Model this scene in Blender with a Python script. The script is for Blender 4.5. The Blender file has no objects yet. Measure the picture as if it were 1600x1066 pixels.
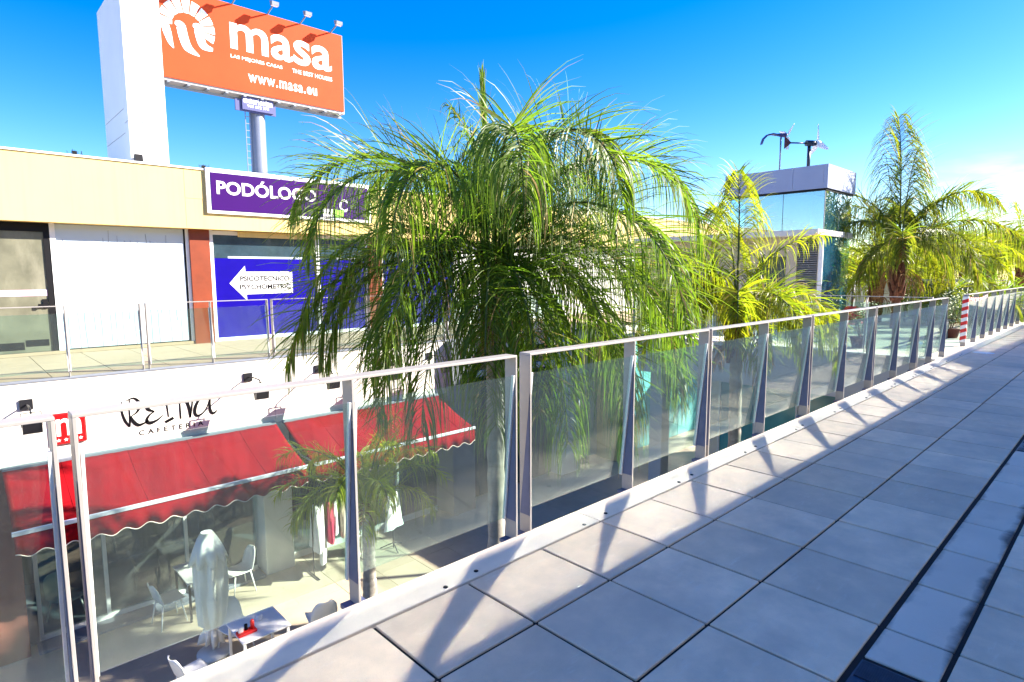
import bpy, bmesh, math, random
import numpy as np
from mathutils import Vector, Matrix

random.seed(7)
rng = np.random.default_rng(7)
SC = bpy.context.scene
COL = SC.collection
R = math.radians

# ------------------------------------------------------------------ camera, sky, sun, exposure
F_PX, YAW, PIT, ROLL, CAM_H = 936.5, R(46.53), R(6.42), R(-0.24), 1.70
_cy, _sy = math.cos(YAW), math.sin(YAW)
FW = Vector((_cy*math.cos(PIT), _sy*math.cos(PIT), -math.sin(PIT)))
_r0 = Vector((_sy, -_cy, 0)); _u0 = _r0.cross(FW)
RT = math.cos(ROLL)*_r0 + math.sin(ROLL)*_u0
UP = -math.sin(ROLL)*_r0 + math.cos(ROLL)*_u0
cam_d = bpy.data.cameras.new('camera')
cam = bpy.data.objects.new('camera', cam_d); COL.objects.link(cam)
cam_d.sensor_width = 36; cam_d.lens = F_PX/1600*36
cam_d.clip_start = 0.05; cam_d.clip_end = 3000
cam.matrix_world = Matrix(((RT.x, UP.x, -FW.x, 0), (RT.y, UP.y, -FW.y, 0), (RT.z, UP.z, -FW.z, CAM_H), (0, 0, 0, 1)))
SC.camera = cam

SUN_EL, SUN_AZ = R(30), R(56)      # azimuth measured from the facade normal (-Y) towards +X
SUN = Vector((math.sin(SUN_AZ)*math.cos(SUN_EL), -math.cos(SUN_AZ)*math.cos(SUN_EL), math.sin(SUN_EL)))
world = bpy.data.worlds.new('World'); SC.world = world; world.use_nodes = True
nt = world.node_tree; nt.nodes.clear()
wo = nt.nodes.new('ShaderNodeOutputWorld'); bg = nt.nodes.new('ShaderNodeBackground')
sky = nt.nodes.new('ShaderNodeTexSky'); sky.sky_type = 'NISHITA'; sky.sun_disc = False
sky.sun_elevation = SUN_EL; sky.sun_rotation = math.atan2(SUN.x, SUN.y)
sky.altitude = 0; sky.air_density = 1.0; sky.dust_density = 0.3; sky.ozone_density = 3.0
hs = nt.nodes.new('ShaderNodeHueSaturation'); hs.inputs['Saturation'].default_value = 1.5; hs.inputs['Hue'].default_value = 0.517
nt.links.new(sky.outputs[0], hs.inputs['Color'])
# a little low white cloud towards the right
tc = nt.nodes.new('ShaderNodeTexCoord'); sx = nt.nodes.new('ShaderNodeSeparateXYZ'); nt.links.new(tc.outputs['Generated'], sx.inputs[0])
mpw = nt.nodes.new('ShaderNodeMapping'); mpw.inputs['Scale'].default_value = (5, 5, 22); nt.links.new(tc.outputs['Generated'], mpw.inputs[0])
nz = nt.nodes.new('ShaderNodeTexNoise'); nz.inputs['Scale'].default_value = 1.6; nz.inputs['Detail'].default_value = 7; nz.inputs['Roughness'].default_value = 0.55; nt.links.new(mpw.outputs[0], nz.inputs['Vector'])
def mrange(src, a, b, c, d):
    q = nt.nodes.new('ShaderNodeMapRange'); q.interpolation_type = 'SMOOTHSTEP'
    for i, v in enumerate((a, b, c, d)): q.inputs[i+1].default_value = v
    nt.links.new(src, q.inputs[0]); return q.outputs[0]
def wmul(a, b):
    q = nt.nodes.new('ShaderNodeMath'); q.operation = 'MULTIPLY'; nt.links.new(a, q.inputs[0]); nt.links.new(b, q.inputs[1]); return q.outputs[0]
dt = nt.nodes.new('ShaderNodeVectorMath'); dt.operation = 'DOT_PRODUCT'; nt.links.new(tc.outputs['Generated'], dt.inputs[0]); dt.inputs[1].default_value = (0.99, 0.10, 0.06)
cm = wmul(wmul(mrange(nz.outputs[0], 0.44, 0.60, 0, 1), mrange(dt.outputs['Value'], 0.984, 0.999, 0, 0.5)), wmul(mrange(sx.outputs['Z'], 0.0, 0.05, 0, 1), mrange(sx.outputs['Z'], 0.10, 0.17, 1, 0)))
cmx = nt.nodes.new('ShaderNodeMix'); cmx.data_type = 'RGBA'; nt.links.new(cm, cmx.inputs[0]); nt.links.new(hs.outputs[0], cmx.inputs[6]); cmx.inputs[7].default_value = (6.5, 6.6, 6.8, 1)
nt.links.new(cmx.outputs[2], bg.inputs['Color'])
bg.inputs['Strength'].default_value = 0.072
nt.links.new(bg.outputs[0], wo.inputs['Surface'])
sun_d = bpy.data.lights.new('sun', 'SUN'); sun_d.energy = 5.0; sun_d.angle = R(0.53); sun_d.color = (1.0, 0.91, 0.78)
sun = bpy.data.objects.new('sun', sun_d); COL.objects.link(sun)
sun.rotation_euler = SUN.to_track_quat('Z', 'Y').to_euler(); sun.location = (20, -20, 30)

SC.view_settings.view_transform = 'Standard'; SC.view_settings.look = 'None'
SC.view_settings.exposure = 2.15; SC.view_settings.gamma = 1.0; SC.view_settings.use_curve_mapping = False
SC.render.engine = 'CYCLES'
cy = SC.cycles
cy.caustics_reflective = True; cy.caustics_refractive = False; cy.blur_glossy = 0.0
cy.use_guiding = True; cy.use_surface_guiding = True; cy.use_volume_guiding = False; cy.guiding_training_samples = 64
cy.use_denoising = True; cy.use_adaptive_sampling = False
cy.max_bounces = 10; cy.diffuse_bounces = 4; cy.glossy_bounces = 4; cy.transmission_bounces = 4
cy.transparent_max_bounces = 24; cy.sample_clamp_indirect = 0.0

# ------------------------------------------------------------------ helpers
def link(name, bm, mats, parent=None, smooth=False):
    me = bpy.data.meshes.new(name)
    bm.normal_update(); bm.to_mesh(me); bm.free()
    for m in (mats if isinstance(mats, (list, tuple)) else [mats]):
        me.materials.append(m)
    if smooth:
        me.polygons.foreach_set('use_smooth', [True]*len(me.polygons))
    o = bpy.data.objects.new(name, me); COL.objects.link(o)
    if parent is not None:
        o.parent = parent
    return o
def tag(o, label=None, cat=None, group=None, kind=None):
    if label: o['label'] = label
    if cat: o['category'] = cat
    if group: o['group'] = group
    if kind: o['kind'] = kind
    return o
def empty(name, loc, label, cat, group=None, rz=0.0):
    o = bpy.data.objects.new(name, None); COL.objects.link(o)
    o.location = loc; o.rotation_euler = (0, 0, rz); o.empty_display_size = 0.2
    return tag(o, label, cat, group)
def copy_thing(o, loc=None, rz=None, label=None, parent=None):
    c = o.copy(); COL.objects.link(c)
    if parent is not None: c.parent = parent
    if loc is not None: c.location = loc
    if rz is not None: c.rotation_euler = (0, 0, rz)
    if label: c['label'] = label
    for ch in [x for x in bpy.data.objects if x.parent == o]:
        copy_thing(ch, parent=c)
    return c
def B(): return bmesh.new()
def box(bm, x0, x1, y0, y1, z0, z1, bev=0.0, mi=0):
    ps = [(x, y, z) for z in (z0, z1) for y in (y0, y1) for x in (x0, x1)]
    vs = [bm.verts.new(p) for p in ps]
    fs = []
    for idx in ((0, 2, 3, 1), (4, 5, 7, 6), (0, 1, 5, 4), (2, 6, 7, 3), (0, 4, 6, 2), (1, 3, 7, 5)):
        f = bm.faces.new([vs[i] for i in idx]); f.material_index = mi; fs.append(f)
    if bev > 0:
        es = list({e for f in fs for e in f.edges})
        r = bmesh.ops.bevel(bm, geom=es, offset=bev, segments=1, affect='EDGES', profile=0.7)
        for f in r['faces']: f.material_index = mi
    return fs
def prism(bm, pts, axis, a0, a1, mi=0):
    """extrude a 2-D outline (other two axes in xyz order) along axis from a0 to a1"""
    def P(p, a):
        q = list(p); q.insert('xyz'.index(axis), a); return q
    va = [bm.verts.new(P(p, a0)) for p in pts]; vb = [bm.verts.new(P(p, a1)) for p in pts]
    n = len(pts); fs = []
    fs.append(bm.faces.new(va)); fs.append(bm.faces.new(vb[::-1]))
    for i in range(n):
        fs.append(bm.faces.new((va[i], vb[i], vb[(i+1) % n], va[(i+1) % n])))
    for f in fs: f.material_index = mi
    bmesh.ops.recalc_face_normals(bm, faces=fs)
    return fs
def tube(bm, pts, rads, n=8, cap=True, mi=0):
    pts = [Vector(p) for p in pts]
    if not isinstance(rads, (list, tuple)): rads = [rads]*len(pts)
    rads = [float(q) for q in rads]
    rings = []; ref = None
    for i, p in enumerate(pts):
        t = (pts[min(i+1, len(pts)-1)] - pts[max(i-1, 0)]).normalized()
        if ref is None:
            ref = Vector((0, 0, 1)) if abs(t.z) < 0.9 else Vector((1, 0, 0))
        a = (ref - t*ref.dot(t))
        if a.length < 1e-5: a = t.orthogonal()
        a.normalize(); b = t.cross(a); ref = a
        rings.append([bm.verts.new(p + rads[i]*(math.cos(2*math.pi*k/n)*a + math.sin(2*math.pi*k/n)*b)) for k in range(n)])
    for i in range(len(rings)-1):
        for k in range(n):
            f = bm.faces.new((rings[i][k], rings[i][(k+1) % n], rings[i+1][(k+1) % n], rings[i+1][k]))
            f.smooth = True; f.material_index = mi
    if cap:
        f = bm.faces.new(rings[0][::-1]); f.material_index = mi
        f = bm.faces.new(rings[-1]); f.material_index = mi
def lathe(bm, prof, n=20, c=(0, 0, 0), mi=0, wob=None):
    rings = []
    for r, z in prof:
        rings.append([bm.verts.new((c[0]+(r*(1 if wob is None else wob(k/n, z)))*math.cos(2*math.pi*k/n),
                                    c[1]+(r*(1 if wob is None else wob(k/n, z)))*math.sin(2*math.pi*k/n), c[2]+z)) for k in range(n)])
    for i in range(len(rings)-1):
        for k in range(n):
            f = bm.faces.new((rings[i][k], rings[i][(k+1) % n], rings[i+1][(k+1) % n], rings[i+1][k])); f.smooth = True; f.material_index = mi
    f = bm.faces.new(rings[0][::-1]); f.material_index = mi
    f = bm.faces.new(rings[-1]); f.material_index = mi

# ------------------------------------------------------------------ materials
def M_new(name):
    m = bpy.data.materials.new(name); m.use_nodes = True
    t = m.node_tree; t.nodes.clear()
    out = t.nodes.new('ShaderNodeOutputMaterial')
    return m, t, out
def N(t, typ, **kw):
    n = t.nodes.new(typ)
    for k, v in kw.items():
        if k.startswith('_'): setattr(n, k[1:], v)
        else: n.inputs[k.replace('__', ' ')].default_value = v
    return n
def mat(name, col, rough=0.6, metal=0.0, var=0.0, vscale=3.0, bump=0.0, bscale=40.0, spec=0.5, stain=None, sscale=1.5, sstr=0.5, sstretch=(1, 1, 1), island=0.0, coat=0.0):
    """principled surface with large-scale tone variation, optional blotchy or streaky stains, fine bump and per-piece tone"""
    m, t, out = M_new(name)
    p = N(t, 'ShaderNodeBsdfPrincipled', Roughness=rough, Metallic=metal)
    p.inputs['Specular IOR Level'].default_value = spec
    p.inputs['Coat Weight'].default_value = coat
    t.links.new(p.outputs[0], out.inputs[0])
    g = N(t, 'ShaderNodeNewGeometry')
    base = N(t, 'ShaderNodeRGB'); base.outputs[0].default_value = (*col, 1)
    c = base.outputs[0]
    def mapped(stretch):
        mp = N(t, 'ShaderNodeMapping', Scale=stretch); t.links.new(g.outputs['Position'], mp.inputs[0]); return mp.outputs[0]
    if var > 0:
        n = N(t, 'ShaderNodeTexNoise', Scale=vscale, Detail=6.0, Roughness=0.6); t.links.new(mapped((1, 1, 1)), n.inputs['Vector'])
        mr = N(t, 'ShaderNodeMapRange'); mr.inputs[1].default_value = 0.3; mr.inputs[2].default_value = 0.7
        mr.inputs[3].default_value = 1-var; mr.inputs[4].default_value = 1+var
        t.links.new(n.outputs[0], mr.inputs[0])
        v = N(t, 'ShaderNodeVectorMath', _operation='SCALE'); t.links.new(c, v.inputs[0]); t.links.new(mr.outputs[0], v.inputs['Scale']); c = v.outputs[0]
    if island > 0:
        mr = N(t, 'ShaderNodeMapRange'); mr.inputs[3].default_value = 1-island; mr.inputs[4].default_value = 1+island
        t.links.new(g.outputs['Random Per Island'], mr.inputs[0])
        v = N(t, 'ShaderNodeVectorMath', _operation='SCALE'); t.links.new(c, v.inputs[0]); t.links.new(mr.outputs[0], v.inputs['Scale']); c = v.outputs[0]
    if stain is not None:
        n = N(t, 'ShaderNodeTexNoise', Scale=sscale, Detail=8.0, Roughness=0.65); t.links.new(mapped(sstretch), n.inputs['Vector'])
        mr = N(t, 'ShaderNodeMapRange'); mr.inputs[1].default_value = 0.48; mr.inputs[2].default_value = 0.75
        mr.inputs[3].default_value = 0; mr.inputs[4].default_value = sstr
        t.links.new(n.outputs[0], mr.inputs[0])
        mx = N(t, 'ShaderNodeMix', _data_type='RGBA'); t.links.new(mr.outputs[0], mx.inputs[0]); t.links.new(c, mx.inputs[6]); mx.inputs[7].default_value = (*stain, 1); c = mx.outputs[2]
    t.links.new(c, p.inputs['Base Color'])
    if bump > 0:
        n = N(t, 'ShaderNodeTexNoise', Scale=bscale, Detail=5.0); t.links.new(mapped((1, 1, 1)), n.inputs['Vector'])
        b = N(t, 'ShaderNodeBump', Strength=bump, Distance=0.01); t.links.new(n.outputs[0], b.inputs['Height']); t.links.new(b.outputs[0], p.inputs['Normal'])
    return m
def glass(name, tint=(0.86, 0.95, 0.92), refl=1.0, rough=0.03, dust_sheen=0.06, dust_sheen_col=(0.6, 0.62, 0.6), streak=True, base=None, power=5.0):
    """thin sheet: tinted see-through + angle-dependent reflection + a film of dusty dirt, dried rain streaks and, on tower panes, painted sky sheen"""
    m, t, out = M_new(name)
    g = N(t, 'ShaderNodeNewGeometry')
    lw = N(t, 'ShaderNodeLayerWeight', Blend=0.5)
    pw = N(t, 'ShaderNodeMath', _operation='POWER'); t.links.new(lw.outputs['Facing'], pw.inputs[0]); pw.inputs[1].default_value = power
    fr = N(t, 'ShaderNodeMath', _operation='MULTIPLY_ADD'); t.links.new(pw.outputs[0], fr.inputs[0]); fr.inputs[1].default_value = 0.96*refl; fr.inputs[2].default_value = 0.04*(base if base is not None else refl)
    fr.use_clamp = True
    tr = N(t, 'ShaderNodeBsdfTransparent', Color=(*tint, 1))
    gl = N(t, 'ShaderNodeBsdfGlossy', Color=(1, 1, 1, 1), Roughness=rough)
    mx = N(t, 'ShaderNodeMixShader'); t.links.new(fr.outputs[0], mx.inputs[0]); t.links.new(tr.outputs[0], mx.inputs[1]); t.links.new(gl.outputs[0], mx.inputs[2])
    df = N(t, 'ShaderNodeBsdfDiffuse', Color=(*dust_sheen_col, 1))
    d1 = N(t, 'ShaderNodeTexNoise', Scale=3.0, Detail=4.0); t.links.new(g.outputs['Position'], d1.inputs['Vector'])
    mp = N(t, 'ShaderNodeMapping', Scale=(28, 28, 0.8)); t.links.new(g.outputs['Position'], mp.inputs[0])
    d2 = N(t, 'ShaderNodeTexNoise', Scale=1.0, Detail=5.0, Roughness=0.7); t.links.new(mp.outputs[0], d2.inputs['Vector'])
    d3 = N(t, 'ShaderNodeTexVoronoi', Scale=110.0); t.links.new(g.outputs['Position'], d3.inputs['Vector'])
    s3 = N(t, 'ShaderNodeMapRange'); s3.inputs[1].default_value = 0.05; s3.inputs[2].default_value = 0.22; s3.inputs[3].default_value = 4.5; s3.inputs[4].default_value = 0.12
    t.links.new(d3.outputs['Distance'], s3.inputs[0])
    a = N(t, 'ShaderNodeMath', _operation='MULTIPLY'); t.links.new(d1.outputs[0], a.inputs[0]); t.links.new(s3.outputs[0], a.inputs[1])
    b = N(t, 'ShaderNodeMath', _operation='MULTIPLY_ADD'); t.links.new(d2.outputs[0], b.inputs[0]); b.inputs[1].default_value = 1.0 if streak else 0.2; t.links.new(a.outputs[0], b.inputs[2])
    sz = N(t, 'ShaderNodeSeparateXYZ'); t.links.new(g.outputs['Position'], sz.inputs[0])      # dirt splashed up from the floor collects along the lower edge
    lo = N(t, 'ShaderNodeMapRange'); lo.inputs[1].default_value = 0.10; lo.inputs[2].default_value = 0.50; lo.inputs[3].default_value = dust_sheen*2.4; lo.inputs[4].default_value = dust_sheen; t.links.new(sz.outputs['Z'], lo.inputs[0])
    k = N(t, 'ShaderNodeMath', _operation='MULTIPLY'); t.links.new(b.outputs[0], k.inputs[0]); t.links.new(lo.outputs[0], k.inputs[1]); k.use_clamp = True
    m2 = N(t, 'ShaderNodeMixShader'); t.links.new(k.outputs[0], m2.inputs[0]); t.links.new(mx.outputs[0], m2.inputs[1]); t.links.new(df.outputs[0], m2.inputs[2])
    t.links.new(m2.outputs[0], out.inputs[0])
    return m
# ------------------------------------------------------------------ materials in use
m_slab = mat('concrete_slab', (0.84, 0.645, 0.46), 0.8, var=0.10, vscale=5, bump=0.12, bscale=220, island=0.15, stain=(0.52, 0.43, 0.34), sscale=1.6, sstr=0.6)
m_kerb = mat('concrete_kerb', (0.82, 0.70, 0.55), 0.7, var=0.05, vscale=4, bump=0.1, bscale=200, stain=(0.45, 0.43, 0.40), sscale=3, sstr=0.3)
m_joint = mat('joint_dirt', (0.012, 0.012, 0.014), 0.95, var=0.3, vscale=30)
m_steel = mat('galvanised_steel', (0.34, 0.32, 0.31), 0.42, metal=0.2, var=0.08, vscale=6, stain=(0.42, 0.38, 0.35), sscale=9, sstr=0.3)
m_navy = mat('dark_steel_and_shade', (0.10, 0.12, 0.22), 0.45, metal=0.2, var=0.1, vscale=8)  # dark base plates, and the shade painted on the posts
m_alu = mat('bright_aluminium', (0.80, 0.80, 0.80), 0.35, metal=0.2, var=0.04, vscale=8)
m_glass = glass('dusty_rail_glass', tint=(0.80, 0.91, 0.88), refl=0.66, base=1.0, power=3.0, rough=0.06, dust_sheen=0.030)
m_white = mat('white_render', (0.70, 0.68, 0.63), 0.85, var=0.03, vscale=1.5, bump=0.05, bscale=90, stain=(0.54, 0.49, 0.38), sscale=1.0, sstr=0.25, sstretch=(1, 1, 0.25))

# ------------------------------------------------------------------ walkway
def scuffs(m):
    """pale scratches, chewing-gum spots and small dark grit on top of the concrete tone"""
    t = m.node_tree; p = next(n for n in t.nodes if n.type == 'BSDF_PRINCIPLED'); src = p.inputs['Base Color'].links[0].from_socket
    g = N(t, 'ShaderNodeNewGeometry')
    def layer(src, tex, lo, hi, a, b, col):
        mr = N(t, 'ShaderNodeMapRange'); mr.inputs[1].default_value = lo; mr.inputs[2].default_value = hi; mr.inputs[3].default_value = a; mr.inputs[4].default_value = b
        t.links.new(tex, mr.inputs[0]); mx = N(t, 'ShaderNodeMix', _data_type='RGBA'); t.links.new(mr.outputs[0], mx.inputs[0]); t.links.new(src, mx.inputs[6]); mx.inputs[7].default_value = (*col, 1); return mx.outputs[2]
    v = N(t, 'ShaderNodeTexVoronoi', Scale=1.9, Randomness=1.0); t.links.new(g.outputs['Position'], v.inputs['Vector'])
    src = layer(src, v.outputs['Distance'], 0.018, 0.03, 0.55, 0.0, (0.42, 0.37, 0.32))
    v2 = N(t, 'ShaderNodeTexVoronoi', Scale=3.3, Randomness=1.0); t.links.new(g.outputs['Position'], v2.inputs['Vector'])
    src = layer(src, v2.outputs['Distance'], 0.012, 0.05, 0.5, 0.0, (0.86, 0.80, 0.72))
    mp = N(t, 'ShaderNodeMapping', Scale=(2.2, 9, 1), Rotation=(0, 0, 0.5)); t.links.new(g.outputs['Position'], mp.inputs[0])
    n = N(t, 'ShaderNodeTexNoise', Scale=2.0, Detail=9.0, Roughness=0.75); t.links.new(mp.outputs[0], n.inputs['Vector'])
    src = layer(src, n.outputs[0], 0.56, 0.74, 0.0, 0.6, (0.88, 0.78, 0.66))
    n2 = N(t, 'ShaderNodeTexNoise', Scale=0.9, Detail=5.0, Roughness=0.6); t.links.new(g.outputs['Position'], n2.inputs['Vector'])
    src = layer(src, n2.outputs[0], 0.45, 0.70, 0.0, 0.65, (0.50, 0.42, 0.34))
    n3 = N(t, 'ShaderNodeTexNoise', Scale=260.0, Detail=2.0); t.links.new(g.outputs['Position'], n3.inputs['Vector'])
    src = layer(src, n3.outputs[0], 0.66, 0.74, 0.0, 0.5, (0.40, 0.34, 0.28))
    t.links.new(src, p.inputs['Base Color'])
scuffs(m_slab)
m_gutter = mat('gutter_slab', (0.72, 0.61, 0.49), 0.8, var=0.1, vscale=6, bump=0.2, bscale=120, island=0.08, stain=(0.5, 0.42, 0.34), sscale=3, sstr=0.5)
def gutter_grime(m):
    """dark moss creeping in from both long joints of the gutter row"""
    t = m.node_tree; p = next(n for n in t.nodes if n.type == 'BSDF_PRINCIPLED'); src = p.inputs['Base Color'].links[0].from_socket
    g = N(t, 'ShaderNodeNewGeometry'); s = N(t, 'ShaderNodeSeparateXYZ'); t.links.new(g.outputs['Position'], s.inputs[0])
    a = N(t, 'ShaderNodeMath', _operation='SUBTRACT'); t.links.new(s.outputs['Y'], a.inputs[0]); a.inputs[1].default_value = 0.610
    b = N(t, 'ShaderNodeMath', _operation='ABSOLUTE'); t.links.new(a.outputs[0], b.inputs[0])
    n = N(t, 'ShaderNodeTexNoise', Scale=2.6, Detail=6.0, Roughness=0.55); t.links.new(g.outputs['Position'], n.inputs['Vector'])
    c = N(t, 'ShaderNodeMath', _operation='MULTIPLY_ADD'); t.links.new(n.outputs[0], c.inputs[0]); c.inputs[1].default_value = 0.16; t.links.new(b.outputs[0], c.inputs[2])
    mr = N(t, 'ShaderNodeMapRange'); mr.inputs[1].default_value = 0.192; mr.inputs[2].default_value = 0.235; mr.inputs[3].default_value = 0; mr.inputs[4].default_value = 0.9; t.links.new(c.outputs[0], mr.inputs[0])
    mx = N(t, 'ShaderNodeMix', _data_type='RGBA'); t.links.new(mr.outputs[0], mx.inputs[0]); t.links.new(src, mx.inputs[6]); mx.inputs[7].default_value = (0.045, 0.040, 0.040, 1); t.links.new(mx.outputs[2], p.inputs['Base Color'])
gutter_grime(m_gutter)
TX0, TP = 1.392, 0.593
YR = [-4.9, -4.307, -3.714, -3.121, -2.528, -1.935, -1.342, -0.742, -0.142, 0.4526, 0.7578, 1.342, 1.9326, 2.4633]
def walkway():
    bm = B(); gm = B(); g = 0.0075
    ix0, ix1 = -6, 48
    for j in range(len(YR)-1):
        gg = g if j not in (9, 10) else 0.006
        for i in range(ix0, ix1):
            x0 = TX0+i*TP; y0, y1 = YR[j], YR[j+1]
            if j == 9 and i == 10: continue
            dz = random.uniform(-0.0028, 0.0022); dx = random.uniform(-0.0012, 0.0012); dy = random.uniform(-0.0010, 0.0010)
            xa, xb = x0+g, x0+TP-g
            if j == 9 and i == 1: xb = 2.262
            if j == 9 and i == 2: xa = 2.862
            gl = g + (0.006 if j == 9 else 0)
            gh = g + (0.014 if j == 9 else 0)
            box(gm if j == 9 else bm, xa+dx, xb+dx, y0+gl+dy, y1-gh+dy, -0.05, dz, bev=0.004)
    tag(link('walkway', bm, m_slab), kind='structure')
    tag(link('gutter_row', gm, m_gutter), kind='structure')
    bm = B(); box(bm, TX0+ix0*TP, TX0+ix1*TP, YR[0], 2.455, -0.34, -0.012)
    tag(link('walkway_base', bm, m_joint), kind='structure')
    bm = B(); n = 0
    x = TX0+3*TP - 6*3*TP
    while x < 14.6:
        x1 = min(x+3*TP*2, 14.75)
        box(bm, x+0.003, x1-0.003, 2.4633+0.006, 2.695, -0.34, random.uniform(0, 0.003), bev=0.004)
        x = x1
    k = tag(link('kerb', bm, m_kerb), kind='structure')
walkway()

# ------------------------------------------------------------------ glass railings
def railing_proto(length, name='glass_railing'):
    """portal frame of flat bar, a plate post at mid span, two leaning panes, painted shade wedges on the posts; origin at its left foot"""
    root = bpy.data.objects.new(name, None); COL.objects.link(root); root.empty_display_size = 0.2
    T, D, HT = 0.014, 0.10, 1.19
    yo, yi = 0.05, -0.05
    bm = B()      # handrail bar
    box(bm, 0, length, yi, yo, HT-T, HT, bev=0.002)
    link('handrail', bm, m_steel, root)
    for x in (0, length/2-T/2, length-T):
        bm = B(); box(bm, x, x+T, yi, yo, -0.02, HT-T-0.0005, bev=0.0015)
        p = link('post', bm, m_steel, root)
    def yg(z): return -0.038 + (1.06-z)*math.tan(R(5.6))      # leaning glass plane (centre)
    zb, zt = 0.105, 1.06
    for a, b in ((T+0.004, length/2-T/2-0.004), (length/2+T/2+0.004, length-T-0.004)):
        bm = B(); h = 0.005
        prism(bm, [(yg(zb)-h, zb), (yg(zb)+h, zb), (yg(zt)+h, zt), (yg(zt)-h, zt)], 'x', a+0.012, b-0.012)
        link('glass_pane', bm, m_glass, root)
        for e, s in ((a, 1), (b-0.011, 1)):
            bm = B(); h2 = 0.011
            prism(bm, [(yg(zb)-h2, zb-0.01), (yg(zb)+h2, zb-0.01), (yg(zt)+h2, zt+0.004), (yg(zt)-h2, zt+0.004)], 'x', e, e+0.011)
            link('glass_channel', bm, m_alu, root)
    for x in (-0.0025, length/2-T/2-0.0025, length-T-0.0025):
        bm = B()
        prism(bm, [(yi+0.004, zb), (yg(zb)-0.012, zb), (yg(zt)-0.012, zt-0.12), (yi+0.004, zt-0.14)], 'x', x, x+0.0022)
        link('shade_wedge', bm, m_navy, root)  # navy sheet paints the shade on the post's unlit face
        bm = B(); xx = x+0.0025+T/2
        box(bm, xx-0.06, xx+0.06, yi-0.004, yo+0.004, -0.045, -0.022)
        for sx in (-0.04, 0.04):
            lathe(bm, [(0.009, -0.022), (0.009, -0.012), (0.005, -0.009)], 6, (xx+sx, -0.03, 0))
        link('base_plate', bm, m_navy, root)
    return root
RAIL_Y = 2.735
RAILS = [(-2.08, 2.34), (0.31, 2.28), (2.705, 2.305), (5.055, 2.375), (7.49, 2.385), (9.94, 2.41), (12.42, 2.1)]
RL = ['glass railing bay cut off by the left edge of the photo', 'nearest complete glass railing bay, in front of the red awning and closed parasol',
      'glass railing bay before the lower trunk of the big palm', 'glass railing bay with hanging palm leaf tips behind its panes',
      'glass railing bay in front of the yellow palm trunk', 'glass railing bay with a green chair seen under its panes', 'last glass railing bay before the opening with the potted bush']
for (x, L), lab in zip(RAILS, RL):
    r = railing_proto(L); r.location = (x, RAIL_Y, 0.0)
    tag(r, lab, 'railing', 'glass railings along the walkway')

# ------------------------------------------------------------------ building on the near side whose shadow lies on the walkway
m_cream = mat('cream_render', (0.68, 0.51, 0.20), 0.85, var=0.03, vscale=0.8, bump=0.04, bscale=90, stain=(0.52, 0.37, 0.16), sscale=1.3, sstr=0.6, sstretch=(6, 1, 0.22))
m_nearw = mat('near_building_render', (0.88, 0.72, 0.52), 0.85, var=0.05)
def near_building():
    root = empty('shopping_building', (0, -5, 0), 'pale shopping building along the near side of the walkway, outside the picture', 'building')
    h = (5+2.69)/(-SUN.y)*SUN.z
    bm = B(); box(bm, -14, 48, -9, 0, -4.6, h); link('wall', bm, m_nearw, root)
near_building()

# ------------------------------------------------------------------ ground level: plaza, planting bed, brick edging
ZP = -4.6
m_plaza = mat('plaza_paving', (0.44, 0.37, 0.27), 0.75, var=0.08, vscale=1.6, bump=0.08, bscale=120, stain=(0.29, 0.23, 0.16), sscale=0.9, sstr=0.4, island=0.06)
m_ground = mat('dull_ground', (0.30, 0.27, 0.22), 0.9, var=0.2, vscale=0.6)
m_soil = mat('bark_soil', (0.05, 0.035, 0.025), 0.95, var=0.4, vscale=14, bump=0.6, bscale=30)
m_brick = mat('edging_brick', (0.36, 0.22, 0.14), 0.85, var=0.15, vscale=12, island=0.25, bump=0.2, bscale=60)
bm = B(); box(bm, -300, 600, -300, 600, ZP-0.3, ZP-0.012); tag(link('ground', bm, m_ground), kind='structure')
def plaza():
    bm = B(); 
    ys = [9.86, 10.69, 11.61, 12.55, 13.6]
    for j in range(len(ys)-1):
        for i in range(-12, 24):
            x0 = 6.27 + i*0.88
            box(bm, x0+0.005, x0+0.875, ys[j]+0.005, ys[j+1]-0.005, ZP-0.06, ZP+random.uniform(-0.001, 0.001))
    for j in range(-4, 9):          # paving of the shaded side and beneath the walkway and cross gallery
        for i in range(-14, 22):
            y0 = 9.86-0.9*(j+1)
            x0 = 8.2 + i*0.88 if i >= 0 else 4.74+(i+1)*0.88-0.88
            if i >= 0 or True: pass
            box(bm, x0+0.005, x0+0.875, y0+0.005, y0+0.895, ZP-0.06, ZP+random.uniform(-0.001, 0.001))
    tag(link('plaza', bm, m_plaza), kind='structure')
    bm = B(); box(bm, 4.75, 8.19, 2.0, 9.50, ZP-0.05, ZP+0.02); tag(link('planting_bed', bm, m_soil), kind='structure')
    bm = B()
    x = 4.75
    while x < 8.1:
        for k, y in enumerate((9.50, 9.68)):
            box(bm, x+0.004, x+0.106, y+0.004, y+0.174, ZP-0.05, ZP+random.uniform(0.0, 0.006), bev=0.004)
        x += 0.11
    tag(link('brick_edging', bm, m_brick), kind='structure')
plaza()

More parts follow.
